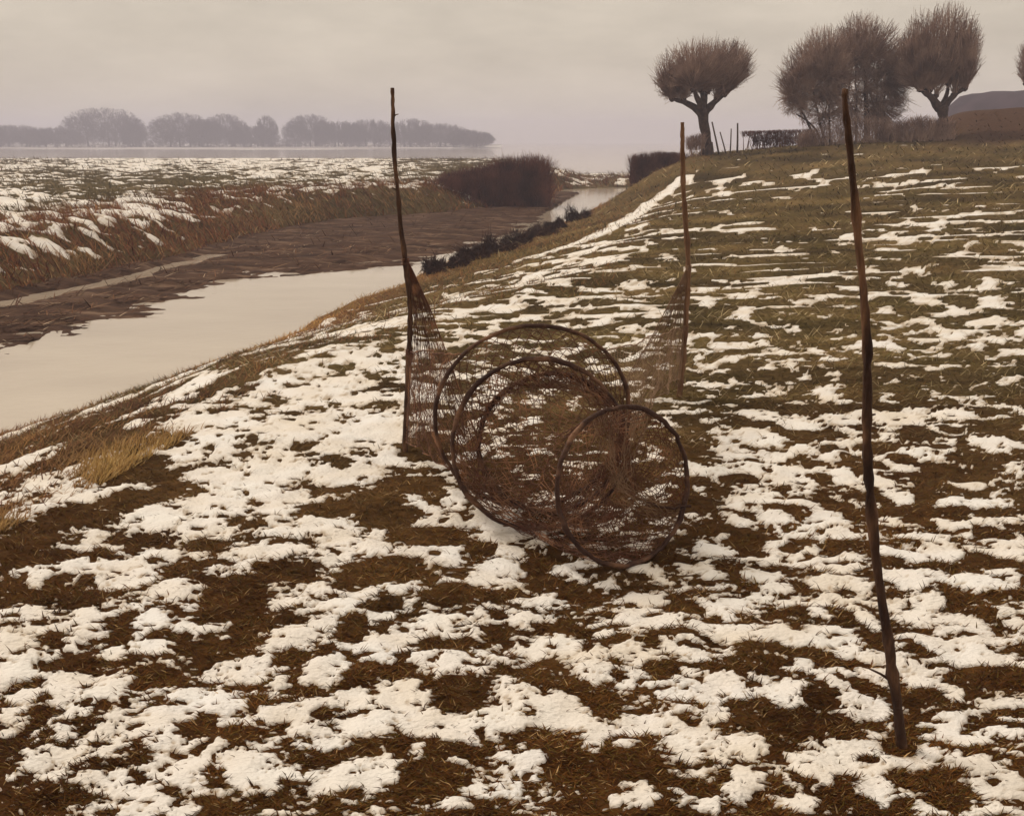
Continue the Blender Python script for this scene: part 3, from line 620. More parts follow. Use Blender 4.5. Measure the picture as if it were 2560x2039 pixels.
# dry ochre grass and sedge on the near slope to the water
x, y, z, f, d = sample_grid(GX, GY, GZ, GF, GD, 900000, lambda x, y, d: (d > 0.0) * (d < np.where(y > 12, 5.0, 3.6)) * (x / y < 0.2) * (x / y > -.75) * (y < 62))
sx, sy = to_src(x, y, z)
oc = np.exp(-((sx - 330) / 130) ** 2 - ((sy - 1190) / 60) ** 2) + np.exp(-((sx - 60) / 150) ** 2 - ((sy - 1375) / 60) ** 2) + .7 * np.exp(-((sx - 480) / 110) ** 2 - ((sy - 1130) / 40) ** 2)
sp = sdist(x, y, PATH, -1)
slope = sstep(11, 16, y) * (y < 46) * sstep(.3, -.2, sp)
strip = np.maximum(sstep(1.5, 0.6, d), slope * .8)
k = (RNG.random(len(x)) < np.clip(np.maximum(oc * 1.1, strip), 0, 1) * .6) | ((f < 0) & (RNG.random(len(x)) < .16))
x, y, z, f, d, oc, slope = [q[k] for q in (x, y, z, f, d, oc, slope)]
n_ = len(x)
band = fbm((x * .26 + y * .965) * .7, d * 2.5, 3)
t_red = pick(n_, [(0.30, 0.135, 0.048), (0.42, 0.23, 0.085), (0.16, 0.066, 0.032), (0.09, 0.04, 0.026)], [.32, .38, .2, .1])
t_dark = pick(n_, [(0.12, 0.052, 0.032), (0.20, 0.11, 0.055), (0.075, 0.032, 0.022)], [.4, .3, .3])
t_och = pick(n_, [(0.42, 0.26, 0.09), (0.32, 0.18, 0.06), (0.50, 0.34, 0.15)], [.45, .35, .2])
edge = (sstep(1.0, .45, d + .35 * band))[:, None]
oe = sstep(.55, .25, d + .12 * band)[:, None]
t_red = t_red * (1 - oe) + oe * pick(n_, [(0.46, 0.27, 0.095), (0.36, 0.19, 0.065), (0.25, 0.12, 0.045)], [.45, .35, .2])
rust = np.clip(.5 + 1.6 * band, 0, 1)[:, None]
tint = t_red * edge + (t_dark * (1 - .6 * rust) + t_red * .6 * rust) * (1 - edge)
sl = (slope * np.clip(.55 + 1.2 * fbm(x * .5, y * .3, 3), 0, 1))[:, None]
tint = tint * (1 - sl) + sl * pick(n_, [(0.26, 0.165, 0.062), (0.16, 0.105, 0.040), (0.30, 0.15, 0.06), (0.11, 0.075, 0.03)], [.3, .3, .2, .2])
ocw = np.clip(oc * 1.6, 0, 1)[:, None]
tint = t_och * ocw + tint * (1 - ocw)
sc = np.maximum(1, y / 9) ** .6
az = math.radians(70) + RNG.normal(0, .6, n_)
make_grass('bank_grass', 'dry ochre and russet grass along the near edge of the river', x, y, z,
           RNG.uniform(.05, .13, n_) * sc, RNG.uniform(.004, .008, n_) * sc, az, np.where(oc > .3, RNG.uniform(.5, 1.2, n_), RNG.uniform(.85, 1.4, n_)), RNG.uniform(.05, .3, n_), tint)

# flattened reed litter on the mud
x, y, z, f, d = sample_grid(fx, fy, mz, mk, df, 130000, lambda x, y, d: (d < .3) * (np.abs(x / y) < .7) * 1.0)
k = (f > 0.05) & (z > WATER + .012) & (fbm(x * .9, y * .9, 3) + RNG.normal(0, .10, len(x)) > -.02)
x, y, z, f, d = [q[k] for q in (x, y, z, f, d)]
n_ = len(x)
patch = 1.5 * fbm(x * .45 + y * .2, y * .9 - x * .4, 4, .6)
refl_dark = 1.1 * (1 - .62 * sstep(26, 36, y))[:, None]  # litter colour darkened below the thicket, painting in its dark reflection
tint = refl_dark * pick(n_, [(0.13, 0.066, 0.038), (0.075, 0.034, 0.022), (0.22, 0.135, 0.082), (0.40, 0.30, 0.21)], [.42, .33, .2, .05]) * (1 + .8 * np.clip(patch, -.8, .9))[:, None]
az = np.where(x < -3.5, math.radians(62), math.radians(35)) + np.where(RNG.random(n_) < .5, math.pi, 0) + RNG.normal(0, .45, n_)
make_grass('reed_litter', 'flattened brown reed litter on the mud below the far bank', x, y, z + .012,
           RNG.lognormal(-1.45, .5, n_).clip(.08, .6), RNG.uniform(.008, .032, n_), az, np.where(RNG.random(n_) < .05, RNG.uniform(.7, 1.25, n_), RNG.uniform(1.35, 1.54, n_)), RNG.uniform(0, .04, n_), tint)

# reeds and rough grass of the far bank
x, y, z, f, d = sample_grid(FX, FY, FZ, FF, FD, 700000, lambda x, y, d: (d > -0.1) * (y < 111) * (np.abs(x / y) < .7) * np.where(d < 6, 1, .33))
k = (f < .05) & (RNG.random(len(x)) < np.where(d < 5, .55, .40))
x, y, z, f, d = [q[k] for q in (x, y, z, f, d)]
n_ = len(x)
sx, sy = to_src(x, y, z)
t_red = pick(n_, [(0.23, 0.082, 0.038), (0.31, 0.15, 0.065), (0.13, 0.048, 0.028), (0.42, 0.27, 0.13)], [.35, .3, .25, .1])
t_grn = pick(n_, [(0.105, 0.080, 0.030), (0.14, 0.10, 0.045), (0.075, 0.055, 0.022), (0.26, 0.19, 0.10)], [.4, .3, .22, .08])
wv = fbm(x * .25, y * .2, 3)
low = sstep(6.5, 2.5, d + 2.5 * wv)[:, None]
och = (np.exp(-((sx - 1020) / 70) ** 2 - ((sy - 505) / 30) ** 2) + np.exp(-((sx - 210) / 60) ** 2 - ((sy - 655) / 25) ** 2) + np.exp(-((sx - 740) / 90) ** 2 - ((sy - 535) / 25) ** 2))[:, None]
tint = t_red * low + t_grn * (1 - low)
tint = tint * (1 - np.clip(och, 0, 1)) + np.clip(och, 0, 1) * pick(n_, [(0.40, 0.25, 0.11), (0.3, 0.17, 0.075)], [.6, .4])
sc = np.maximum(1, y / 20) ** .6
az = np.where(RNG.random(n_) < .8, math.pi, 0.0) + RNG.normal(0, .5, n_)
make_grass('far_bank_grass', 'rough russet and olive grass on the bank across the river', x, y, z,
           RNG.uniform(.12, .34, n_) * sc * np.where(d < 6, 1.1, .65), RNG.uniform(.012, .024, n_) * sc, az, RNG.uniform(.35, 1.15, n_), RNG.uniform(.1, .5, n_), tint)

# ------------------------------------------------------------------ bare trees
def twig_cloud(T, heads, env, n, r0, r1, rise=0.5, seg=5, sides=3, spread=1.0, sub=2):
    """shoots from the heads to points of the ellipsoids env = [(centre, radii, weight)]"""
    w = np.array([e[2] for e in env], float); w /= w.sum()
    ei = RNG.choice(len(env), n, p=w)
    C = np.array([e[0] for e in env])[ei]; Rr = np.array([e[1] for e in env])[ei]
    v = RNG.normal(size=(n, 3)); v /= np.linalg.norm(v, axis=1, keepdims=True)
    rad = RNG.uniform(0.35, 1.0, n) ** 0.5 * RNG.uniform(.9, 1.10, n)
    tgt = C + v * Rr * rad[:, None]
    if n > 300:
        gk = fbm(tgt[:, 0] * 1.1 + tgt[:, 1] * .5, tgt[:, 2] * 1.1, 2) + RNG.normal(0, .08, n) > -.42
        tgt = tgt[gk]; n = len(tgt)
    H = np.array(heads)
    dist = np.linalg.norm(tgt[:, None] - H[None], axis=2) + RNG.uniform(0, .5, (n, len(H)))
    src = H[np.argmin(dist, 1)] + RNG.normal(0, .05, (n, 3))
    out = tgt - src
    hor = out * np.array([1, 1, 0]) * 0.62 * spread
    ctl = src + hor + np.array([0, 0, 1]) * (np.abs(out[:, 2:3]) * (0.5 - .0) + rise * 0.12) * np.sign(out[:, 2:3] + .3)
    P = bez(src, ctl, tgt, seg)
    P[:, 1:] += RNG.normal(0, .018, P[:, 1:].shape) * np.linalg.norm(out, axis=1)[:, None, None] * .6
    R = np.linspace(1, 0, seg)[None] ** .8 * (r0 - r1) * RNG.uniform(.6, 1.4, (n, 1)) + r1
    T.add(P, R, sides)
    for s in range(sub):
        t = RNG.integers(max(1, seg // 3), seg - 1, n)
        a = P[np.arange(n), t]
        dirn = P[np.arange(n), np.minimum(t + 1, seg - 1)] - P[np.arange(n), t - 1]
        ln = np.linalg.norm(dirn, axis=1, keepdims=True) + 1e-6
        b = a + dirn / ln * RNG.uniform(.25, .7, (n, 1)) * np.minimum(1, np.linalg.norm(out, axis=1, keepdims=True)) + RNG.normal(0, .14, (n, 3)) * np.minimum(1.0, np.linalg.norm(out, axis=1, keepdims=True))
        T.add(bez(a, (a + b) / 2 + RNG.normal(0, .04, (n, 3)), b, 3), np.array([[r1 * 1.3, r1, r1 * .6]]), sides)
def fuzz_cloud(T, env, n, ln, r, up=0.6, gap=-.22):
    w = np.array([e[2] for e in env], float); w /= w.sum()
    ei = RNG.choice(len(env), n, p=w)
    C = np.array([e[0] for e in env])[ei]; Rr = np.array([e[1] for e in env])[ei]
    v = RNG.normal(size=(n, 3)); v /= np.linalg.norm(v, axis=1, keepdims=True)
    # gaps: keep twigs where a coarse noise allows
    q = v * RNG.uniform(.15, 1.0, (n, 1)) ** .45
    p = C + q * Rr
    L = ln * RNG.uniform(.5, 1.5, n)
    g = fbm(p[:, 0] / ln * .6, p[:, 2] / ln * .6 + p[:, 1] / ln * .3, 2)
    k = g > gap
    p, q, L, n = p[k], q[k], L[k], int(k.sum())
    d = q * .8 + np.array([0, 0, up]) + RNG.normal(0, .45, (n, 3)); d /= np.linalg.norm(d, axis=1, keepdims=True)
    a = p - d * L[:, None] * .7; e = p + d * L[:, None] * .3
    T.add(bez(a, (a + e) / 2 + RNG.normal(0, .08, (n, 3)) * L[:, None], e, 3), np.array([[r, r * .85, r * .4]]) * RNG.uniform(.6, 1.4, (n, 1)), 3)
def px_tree(name, label, Y, base, trunk, limbs, heads, env, n, r0=.012, r1=.006, group=None, mat='twig', spread=1.0, sub=2, fuzz=1800, ground=land_near, cat='tree'):
    """everything given in photo pixels on the upright plane at distance Y; widths in metres"""
    b = on_depth(*base, Y)
    gz = float(ground(np.array([b[0]]), np.array([Y]))[0])
    o = thing(name, (b[0], Y, gz), label, cat, group)
    org = np.array([b[0], Y, gz])
    T = Tubes()
    def path(pts, rad, sides=9, n=9):
        W = np.array([on_depth(p[0], p[1], Y) + np.array([0, (p[2] if len(p) > 2 else 0), 0]) for p in pts])
        t = np.linspace(0, 1, len(W)); tt = np.linspace(0, 1, n)
        Q = np.stack([np.interp(tt, t, W[:, c]) for c in range(3)], -1)
        Q[1:-1] = Q[1:-1] * .5 + (Q[:-2] + Q[2:]) * .25
        Q += RNG.normal(0, .012, Q.shape) * (tt[:, None] > 0)
        R = np.interp(tt, np.linspace(0, 1, len(rad)), rad) * (1 + RNG.normal(0, .05, n))
        T.add(Q[None], R[None], sides)
    if trunk:
        pts = list(trunk[0]); W0 = on_depth(*pts[0][:2], Y)
        path(pts, trunk[1])
        # root flare reaching into the ground
        p0 = on_depth(*pts[0][:2], Y)
        T.add(np.array([[[p0[0], Y, gz - .25], [p0[0], Y, gz + .05], [p0[0], Y, max(p0[2], gz) + .35]]]), np.array([[trunk[1][0] * 1.5, trunk[1][0] * 1.25, trunk[1][0] * .9]]), 9)
    for pts, rad in limbs:
        if trunk and name != 'tall_willow': path(pts, rad, 7, 7)
        else:
            keepT, T = T, Tubes()
            path([(pts[0][0], pts[0][1] + 8)] + list(pts), [rad[0] * 1.2] + list(rad), 7, 8)
            T.build('stem', M['bark'], o, org); T = keepT
    for h in heads:            # knobbly pollard heads
        p = on_depth(h[0], h[1], Y) + np.array([0, (h[2] if len(h) > 2 else 0), 0])
        if trunk and name != 'tall_willow':
            q = p + np.array([[0, 0, -.16], [0, 0, -.06], [.01, 0, .03], [0, 0, .09]]); T.add(q[None], np.array([[.05, .13, .12, .03]]) * RNG.uniform(.8, 1.25), 7)
    if T.V: T.build('trunk', M['bark'], o, org)
    C = Tubes()
    hd = [on_depth(h[0], h[1], Y) + np.array([0, (h[2] if len(h) > 2 else 0), 0]) for h in heads]
    ev = []
    for (cx, cy, rx, ry, wgt) in env:
        c = on_depth(cx, cy, Y); e = on_depth(cx + rx, cy, Y); u = on_depth(cx, cy - ry, Y)
        ev.append((c, np.array([abs(e[0] - c[0]), abs(e[0] - c[0]) * .85, abs(u[2] - c[2])]), wgt))
    twig_cloud(C, hd, ev, n, r0, r1, spread=spread, sub=sub)
    twig_cloud(C, hd, ev, 46, r0 * 2.6, r1 * 1.6, spread=spread, sub=2)
    fuzz_cloud(C, ev, fuzz, .42, r1 * 1.1)
    C.build('crown', M[mat], o, org)
    return o

YT = 47.0
px_tree('pollard_willow', 'lone pollard willow with a dense round crown beside the stakes', YT, (1770, 372),
        ([(1768, 375), (1765, 340), (1758, 300), (1757, 275)], [.26, .22, .24, .27]),
        [([(1757, 290), (1735, 268), (1708, 254), (1680, 246)], [.20, .16, .12, .08]), ([(1757, 285), (1760, 255), (1755, 225)], [.20, .14, .09]), ([(1760, 285), (1785, 255), (1810, 235)], [.2, .14, .09]), ([(1758, 280, .4), (1770, 250, .8), (1775, 225, 1.0)], [.16, .12, .08]), ([(1757, 285), (1738, 245, -.5), (1725, 222, -.8)], [.16, .12, .08])],
        [(1680, 246), (1708, 248), (1725, 225, -.8), (1755, 228), (1775, 228, 1.0), (1790, 245), (1812, 235)],
        [(1762, 165, 122, 72, 1.0), (1690, 205, 55, 48, .35), (1830, 150, 55, 55, .35)], 2100, .015, .007, fuzz=2600)
px_tree('many_stemmed_willow', 'spreading many-stemmed bare willow behind the low hedge', YT + .5, (2060, 362),
        None,
        [([(2050, 365), (2015, 300), (1985, 240)], [.07, .05, .03]), ([(2065, 365), (2045, 290), (2030, 210)], [.07, .05, .03]), ([(2075, 362), (2072, 290), (2070, 190)], [.06, .045, .03]), ([(2058, 364), (2035, 310), (1990, 285)], [.06, .045, .03])],
        [(2000, 265), (1990, 250), (2030, 225), (2045, 250), (2070, 200), (2072, 240), (2060, 290)],
        [(2025, 190, 82, 98, 1.0), (1990, 225, 50, 70, .45), (2060, 120, 62, 60, .45), (2055, 260, 70, 70, .5), (2085, 190, 50, 90, .5)], 2200, .014, .007, fuzz=3800)
px_tree('tall_willow', 'tallest bare tree, upright stems behind the nearest pole', YT + 1.5, (2160, 360),
        ([(2165, 362), (2167, 300), (2166, 240), (2160, 150)], [.15, .12, .10, .06]),
        [([(2115, 362), (2118, 280), (2125, 190)], [.07, .05, .03]), ([(2140, 362), (2140, 270), (2140, 150)], [.07, .05, .03]), ([(2190, 360), (2192, 270), (2195, 180)], [.07, .05, .03]), ([(2208, 360), (2205, 290), (2215, 210)], [.06, .05, .03])],
        [(2125, 200), (2120, 260), (2140, 160), (2140, 240), (2166, 230), (2162, 160), (2192, 260), (2195, 190), (2215, 215)],
        [(2145, 120, 72, 95, 1.0), (2205, 150, 75, 105, .8), (2130, 235, 80, 110, .8), (2210, 260, 62, 90, .7), (2240, 190, 50, 90, .5)], 2600, .014, .007, fuzz=4800)
px_tree('forked_pollard', 'forked pollard willow with tall upright lyre-shaped shoots beside the brown rise', YT, (2355, 348),
        ([(2357, 352), (2356, 320), (2358, 290), (2354, 265)], [.24, .2, .22, .25]),
        [([(2354, 275), (2325, 240), (2300, 222)], [.18, .13, .09]), ([(2356, 272), (2385, 238), (2412, 220)], [.18, .13, .09]), ([(2354, 275, .3), (2340, 235, .8), (2330, 215, 1.0)], [.15, .11, .08]), ([(2356, 275, .3), (2385, 240, .8), (2395, 205, 1.0)], [.15, .1, .07])],
        [(2300, 222), (2325, 225), (2330, 210, 1.0), (2340, 238), (2395, 205, 1.0), (2385, 235), (2412, 220)],
        [(2350, 105, 98, 105, 1.0), (2285, 140, 50, 90, .4), (2410, 130, 45, 95, .4)], 2000, .015, .007, spread=1.25, fuzz=2600)
px_tree('edge_willow', 'willow crown cut off by the right edge of the picture', YT + 8, (2590, 330),
        ([(2592, 360), (2592, 300), (2590, 240)], [.25, .2, .2]),
        [([(2590, 250), (2575, 225), (2565, 205)], [.12, .09, .06]), ([(2590, 250), (2610, 215), (2625, 190)], [.12, .09, .06])],
        [(2565, 208), (2578, 220), (2610, 215), (2625, 192)], [(2610, 150, 64, 75, 1.0)], 900, .016, .008)

def thicket(name, label, cat, px_boxes, Y, n, ln, r, mat, ground, depth, group=None, lean=(0.0, 0.25), flat=False):
    """brush of thin stems filling boxes given in photo pixels (x0, x1, top at x0, top at x1, bottom)"""
    b0 = px_boxes[0]
    c = on_depth((b0[0] + b0[1]) / 2, b0[4], Y)
    gz = float(ground(np.array([c[0]]), np.array([Y]))[0])
    org = np.array([c[0], Y, min(gz, c[2])])
    o = thing(name, org, label, cat, group)
    T = Tubes()
    tot = sum((b[1] - b[0]) * (b[4] - min(b[2], b[3])) for b in px_boxes)
    for b in px_boxes:
        m = int(n * (b[1] - b[0]) * (b[4] - min(b[2], b[3])) / tot)
        t = RNG.random(m); x = b[0] + (b[1] - b[0]) * t
        top = b[2] + (b[3] - b[2]) * t + RNG.normal(0, .03, m) * (b[4] - b[2])
        yy = RNG.uniform(-depth / 2, depth / 2, m)
        rnd = 1 - .10 * np.abs(yy / depth * 2) ** 2
        B = np.array([on_depth(x[i], b[4], Y) for i in range(m)]); Tp = np.array([on_depth(x[i], top[i], Y) for i in range(m)])
        h = (Tp[:, 2] - B[:, 2]) * rnd
        s = RNG.random(m) ** (1.3 if not flat else .8) * .8
        a = np.stack([B[:, 0], Y + yy, B[:, 2] + h * s], -1)
        L = np.minimum(ln * RNG.uniform(.5, 1.3, m), h * (1.02 - s) + .1)
        dirn = np.stack([RNG.normal(lean[0], .35, m), RNG.normal(0, .35, m), RNG.uniform(.55, 1.2, m)], -1)
        dirn /= np.linalg.norm(dirn, axis=1, keepdims=True)
        e = a + dirn * L[:, None]
        e[:, 2] = np.minimum(e[:, 2], B[:, 2] + h * RNG.uniform(.95, 1.04, m))
        ctl = (a + e) / 2 + RNG.normal(0, .08, (m, 3)) * L[:, None]
        T.add(bez(a, ctl, e, 4), np.array([[r, r * .8, r * .55, r * .25]]) * RNG.uniform(.6, 1.4, (m, 1)), 3)
        # rooted stems
        k = max(12, m // 25)
        x2 = RNG.uniform(b[0], b[1], k); y2 = RNG.uniform(-depth / 2, depth / 2, k)
        g = np.array([on_depth(q, b[4], Y) for q in x2])
        zb = ground(g[:, 0], Y + y2) - .1
        a = np.stack([g[:, 0], Y + y2, zb], -1); e = a.copy(); e[:, 2] = g[:, 2] + .55 * np.array([on_depth(q, (b[2] + b[3]) / 2, Y)[2] for q in x2]) - .55 * g[:, 2]
        e[:, :2] += RNG.normal(0, .15, (k, 2))
        T.add(bez(a, (a + e) / 2, e, 4), np.array([[r * 2, r * 1.7, r * 1.3, r * .8]]), 4)
    T.build('stems', M[mat], o, org)
    return o
thicket('bank_thicket', 'large dark purple-brown thicket hanging over the far bank of the river', 'thicket',
        [(1000, 1130, 500, 425, 544), (1110, 1280, 432, 388, 542), (1240, 1345, 390, 384, 536), (1325, 1372, 384, 392, 524)], 46.0, 13000, .9, .012, 'thicket', land_far, 3.2, lean=(.02, .2))
thicket('riverside_hedge', 'dark clipped hedge ending at the river on the meadow side', 'hedge',
        [(1578, 1640, 384, 378, 462), (1640, 1712, 378, 382, 425)], 47.5, 3200, .6, .011, 'thicket', land_near, 1.6)
thicket('low_hedge', 'low flat-topped dark hedge between the lone pollard and the many-stemmed willow', 'hedge',
        [(1858, 2030, 327, 322, 345), (1880, 2040, 338, 338, 368)], 48.2, 1700, .4, .011, 'thicket', land_near, .7, flat=True)
thicket('undergrowth_bush', 'tangled bush at the foot of the forked pollard', 'bush',
        [(2205, 2290, 315, 285, 362), (2285, 2372, 285, 295, 360)], 46.4, 3000, .5, .009, 'twig', land_near, 1.2)
for bx_, lab in (([(1718, 1760, 340, 330, 376)], 'thin brushwood at the left foot of the lone pollard'), ([(1995, 2110, 330, 285, 368), (2100, 2225, 280, 290, 366)], 'brushwood at the foot of the many-stemmed willow')):
    thicket('brushwood', lab, 'bush', bx_, 46.6, 420 + 16 * (bx_[0][0] > 1900) * 90, .5, .009, 'twig', land_near, .8)

# stakes between the lone pollard and the low hedge
def stake(label, Y, pts, r):
    W = np.array([on_depth(a, b, Y) for a, b in pts])
    gz = float(land_near(W[:1, 0], np.array([Y]))[0])
    W[0, 2] = gz - .15
    o = Tubes().add(np.concatenate([W[:1], W[:1] * .5 + W[1:2] * .5 + [.01, 0, .0], W[1:]])[None], np.linspace(r, r * .7, len(W) + 1)[None], 7).build('stake', M['bark'], None, (W[0, 0], Y, gz))
    o.location = (W[0, 0], Y, gz)
    return tag(o, label, 'stake', 'old stakes by the lone pollard')
stake('upright stake nearest the low hedge', 46.8, [(1844, 368), (1844, 308)], .05)
stake('short upright stake left of the tall stake', 46.8, [(1826, 368), (1828, 322)], .035)
stake('stake leaning against the lone pollard', 46.4, [(1800, 370), (1780, 305)], .045)
stake('crooked stake leaning left between pollard and short stake', 46.6, [(1818, 370), (1800, 330)], .035)

# dark bushes in a row on the near waterline
for i, (cx, cy, w_, h_, lab) in enumerate([
    (1437, 550, 30, 52, 'two-lobed dark bush at the far end of the waterside row, before the open water'),
    (1395, 572, 26, 30, 'low dark bush second from the far end of the waterside row'),
    (1345, 590, 40, 52, 'dark bush in the middle of the waterside row, below the thicket'),
    (1290, 606, 36, 50, 'tallest dark bush of the waterside row'),
    (1230, 634, 48, 44, 'broad dark bush of the waterside row with snow at its foot'),
    (1180, 650, 34, 38, 'small dark bush third from the near end of the waterside row'),
    (1140, 664, 24, 34, 'round black bush near the near end of the waterside row'),
    (1090, 670, 22, 40, 'thin bush closest to the left net pole in the waterside row')]):
    p = on_level(cx, cy, -0.75)
    Y = float(p[1])
    b = on_depth(cx, cy, Y); b[2] = land_near(b[:1], np.array([Y]))[0]
    e = on_depth(cx + w_ * 1.35, cy, Y); u = on_depth(cx, cy - h_ * .85, Y)
    R = e[0] - b[0]; Hh = max(u[2] - b[2], .3) * RNG.uniform(.95, 1.35)
    o = thing('waterside_bush', b, lab, 'bush', 'dark bushes along the near waterline')
    T = Tubes()
    hd = [b + np.array([dx * R, dy * R, Hh * .08]) for dx, dy in ((-.5, 0), (-.2, .2), (0, -.2), (.3, .1), (.55, 0))]
    ev = []
    for q in range(6):
        hq = Hh * RNG.uniform(.22, .52)
        ev.append((b + np.array([RNG.uniform(-.85, .85) * R, RNG.uniform(-.4, .4) * R, hq * .9]), np.array([R * RNG.uniform(.22, .45), R * .35, hq]), 1.0))
    twig_cloud(T, hd, ev, 290, .010, .006, sub=2)
    twig_cloud(T, hd, ev, 90, .009, .005, sub=1, spread=.6)
    fuzz_cloud(T, ev, 420, .2, .006, up=.9, gap=-.05)
    for h in hd:
        T.add(np.array([[[h[0], h[1], b[2] - .2], h]]), np.array([[.02, .015]]), 4)
    T.build('twigs', M['bush'], o, b)

# ------------------------------------------------------------------ far trees across the water
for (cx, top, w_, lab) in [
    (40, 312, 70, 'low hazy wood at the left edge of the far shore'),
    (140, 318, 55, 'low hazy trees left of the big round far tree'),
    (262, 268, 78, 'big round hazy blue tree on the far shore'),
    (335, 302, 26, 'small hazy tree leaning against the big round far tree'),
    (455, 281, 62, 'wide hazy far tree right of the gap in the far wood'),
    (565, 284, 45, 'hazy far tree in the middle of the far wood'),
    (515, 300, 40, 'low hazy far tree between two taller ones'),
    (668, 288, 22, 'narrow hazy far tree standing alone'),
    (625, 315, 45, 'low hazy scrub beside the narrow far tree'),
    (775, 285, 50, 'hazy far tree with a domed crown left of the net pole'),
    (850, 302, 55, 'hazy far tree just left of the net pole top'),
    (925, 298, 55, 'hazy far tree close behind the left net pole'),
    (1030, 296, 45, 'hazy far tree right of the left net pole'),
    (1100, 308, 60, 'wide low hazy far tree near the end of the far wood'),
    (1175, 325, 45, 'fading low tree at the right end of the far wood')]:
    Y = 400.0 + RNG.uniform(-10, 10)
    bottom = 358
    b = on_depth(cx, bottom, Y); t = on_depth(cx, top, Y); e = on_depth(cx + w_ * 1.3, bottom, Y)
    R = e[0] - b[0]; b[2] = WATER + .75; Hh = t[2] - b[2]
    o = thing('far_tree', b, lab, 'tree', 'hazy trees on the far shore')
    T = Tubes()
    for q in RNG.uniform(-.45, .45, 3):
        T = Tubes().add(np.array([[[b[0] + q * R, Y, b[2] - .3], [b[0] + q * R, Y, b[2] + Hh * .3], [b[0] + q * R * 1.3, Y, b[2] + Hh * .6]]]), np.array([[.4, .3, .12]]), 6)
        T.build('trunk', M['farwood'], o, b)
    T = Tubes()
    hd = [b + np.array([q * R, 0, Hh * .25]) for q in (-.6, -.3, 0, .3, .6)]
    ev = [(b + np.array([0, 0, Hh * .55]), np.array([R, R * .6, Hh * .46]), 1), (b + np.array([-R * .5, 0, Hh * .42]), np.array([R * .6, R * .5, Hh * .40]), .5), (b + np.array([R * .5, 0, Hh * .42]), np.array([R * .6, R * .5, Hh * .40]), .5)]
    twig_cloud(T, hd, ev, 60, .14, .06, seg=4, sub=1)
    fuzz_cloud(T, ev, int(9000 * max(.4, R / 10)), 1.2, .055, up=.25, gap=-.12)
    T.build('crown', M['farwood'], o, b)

for (x0, x1, lab) in [(0, 330, 'low hazy blue scrub under the big round far tree'), (330, 720, 'low hazy scrub along the middle of the far shore'), (700, 1190, 'low hazy scrub along the right end of the far shore')]:
    a = on_depth(x0 - (120 if x0 == 0 else 0), 356, 392.0); e = on_depth(x1, 356, 392.0)
    org = np.array([(a[0] + e[0]) / 2, 392.0, WATER + .6])
    o = thing('far_scrub', org, lab, 'scrub', 'hazy scrub on the far shore')
    ev = []
    for q in np.linspace(0, 1, 14):
        ev.append((np.array([a[0] + (e[0] - a[0]) * q, 392.0 + RNG.uniform(-4, 4), WATER + 1.6]), np.array([abs(e[0] - a[0]) / 18, 4.0, RNG.uniform(2.0, 4.6)]), 1.0))
    T = Tubes(); fuzz_cloud(T, ev, 4200, 1.2, .07, up=.4)
    T.build('twigs', M['farwood'], o, org)

# ------------------------------------------------------------------ net poles
def pole(name, label, pts, rad, mat, knots=(), twig=None):
    W = np.array(pts, float)
    t = np.linspace(0, 1, len(W)); n = 70; tt = np.linspace(0, 1, n)
    Q = np.stack([np.interp(tt, t, W[:, c]) for c in range(3)], -1)
    for _ in range(3): Q[1:-1] = Q[1:-1] * .5 + (Q[:-2] + Q[2:]) * .25
    wob = np.cumsum(RNG.normal(0, .0012, (n - 1, 2)), 0); Q[1:, :2] += wob - np.linspace(0, 1, n - 1)[:, None] * wob[-1]
    R = np.interp(tt, np.linspace(0, 1, len(rad)), rad) * (1 + RNG.normal(0, .10, n))
    for k in knots: R *= 1 + .35 * np.exp(-((tt - k) / .012) ** 2)
    gz = W[0, 2] + .12
    org = np.array([W[0, 0], W[0, 1], gz])
    o = thing(name, org, label, 'pole', 'fishing net poles')
    Tubes().add(Q[None], R[None], 10).build('shaft', M[mat], o, org)
    for k, az, l in (twig or []):
        p = Q[int(k * (n - 1))]
        d = np.array([math.cos(az), math.sin(az), .55]); d /= np.linalg.norm(d)
        Tubes().add(np.array([[p, p + d * l * .5 + [0, 0, .005], p + d * l]]), np.array([[.006, .004, .0025]]), 6).build('twig_stub', M[mat], o, org)
    return o, Q
def gnd(x, y): return float(land_near(np.array([x]), np.array([y]))[0])
def pole_pts(px, y0, y1):
    n = len(px); out = []
    for i, (a, b) in enumerate(px):
        out.append(on_depth(a, b, y0 + (y1 - y0) * i / (n - 1)))
    out = np.array(out)
    down = out[0] - (out[1] - out[0]) / np.linalg.norm(out[1] - out[0]) * .12
    return np.concatenate([[down], out])
LP = on_level(1012, 1128, gnd(-.68, 6.08)); MP = on_level(1699, 992, gnd(1.28, 7.42)); RP = on_level(2250, 1862, gnd(1.26, 2.86))
left_pole, LQ = pole('net_pole', 'slender left net pole beside the river with netting tied halfway up',
     pole_pts([(1012, 1128), (1016, 1000), (1023, 850), (1024, 760), (1012, 660), (996, 530), (984, 400), (980, 300), (981, 220)], LP[1], LP[1] + .1), [.019, .018, .017, .016, .014, .012], 'pole', (.3, .55, .8), [(.72, 2.6, .05), (.9, .4, .04)])
mid_pole, MQ = pole('net_pole', 'pale middle net pole behind the hoops with net bunched around its foot',
     pole_pts([(1699, 992), (1708, 900), (1716, 780), (1722, 690), (1716, 580), (1709, 480), (1706, 380), (1706, 306)], MP[1], MP[1] + .1), [.022, .021, .020, .019, .017, .014], 'polepale', (.25, .6), [(.66, .3, .05)])
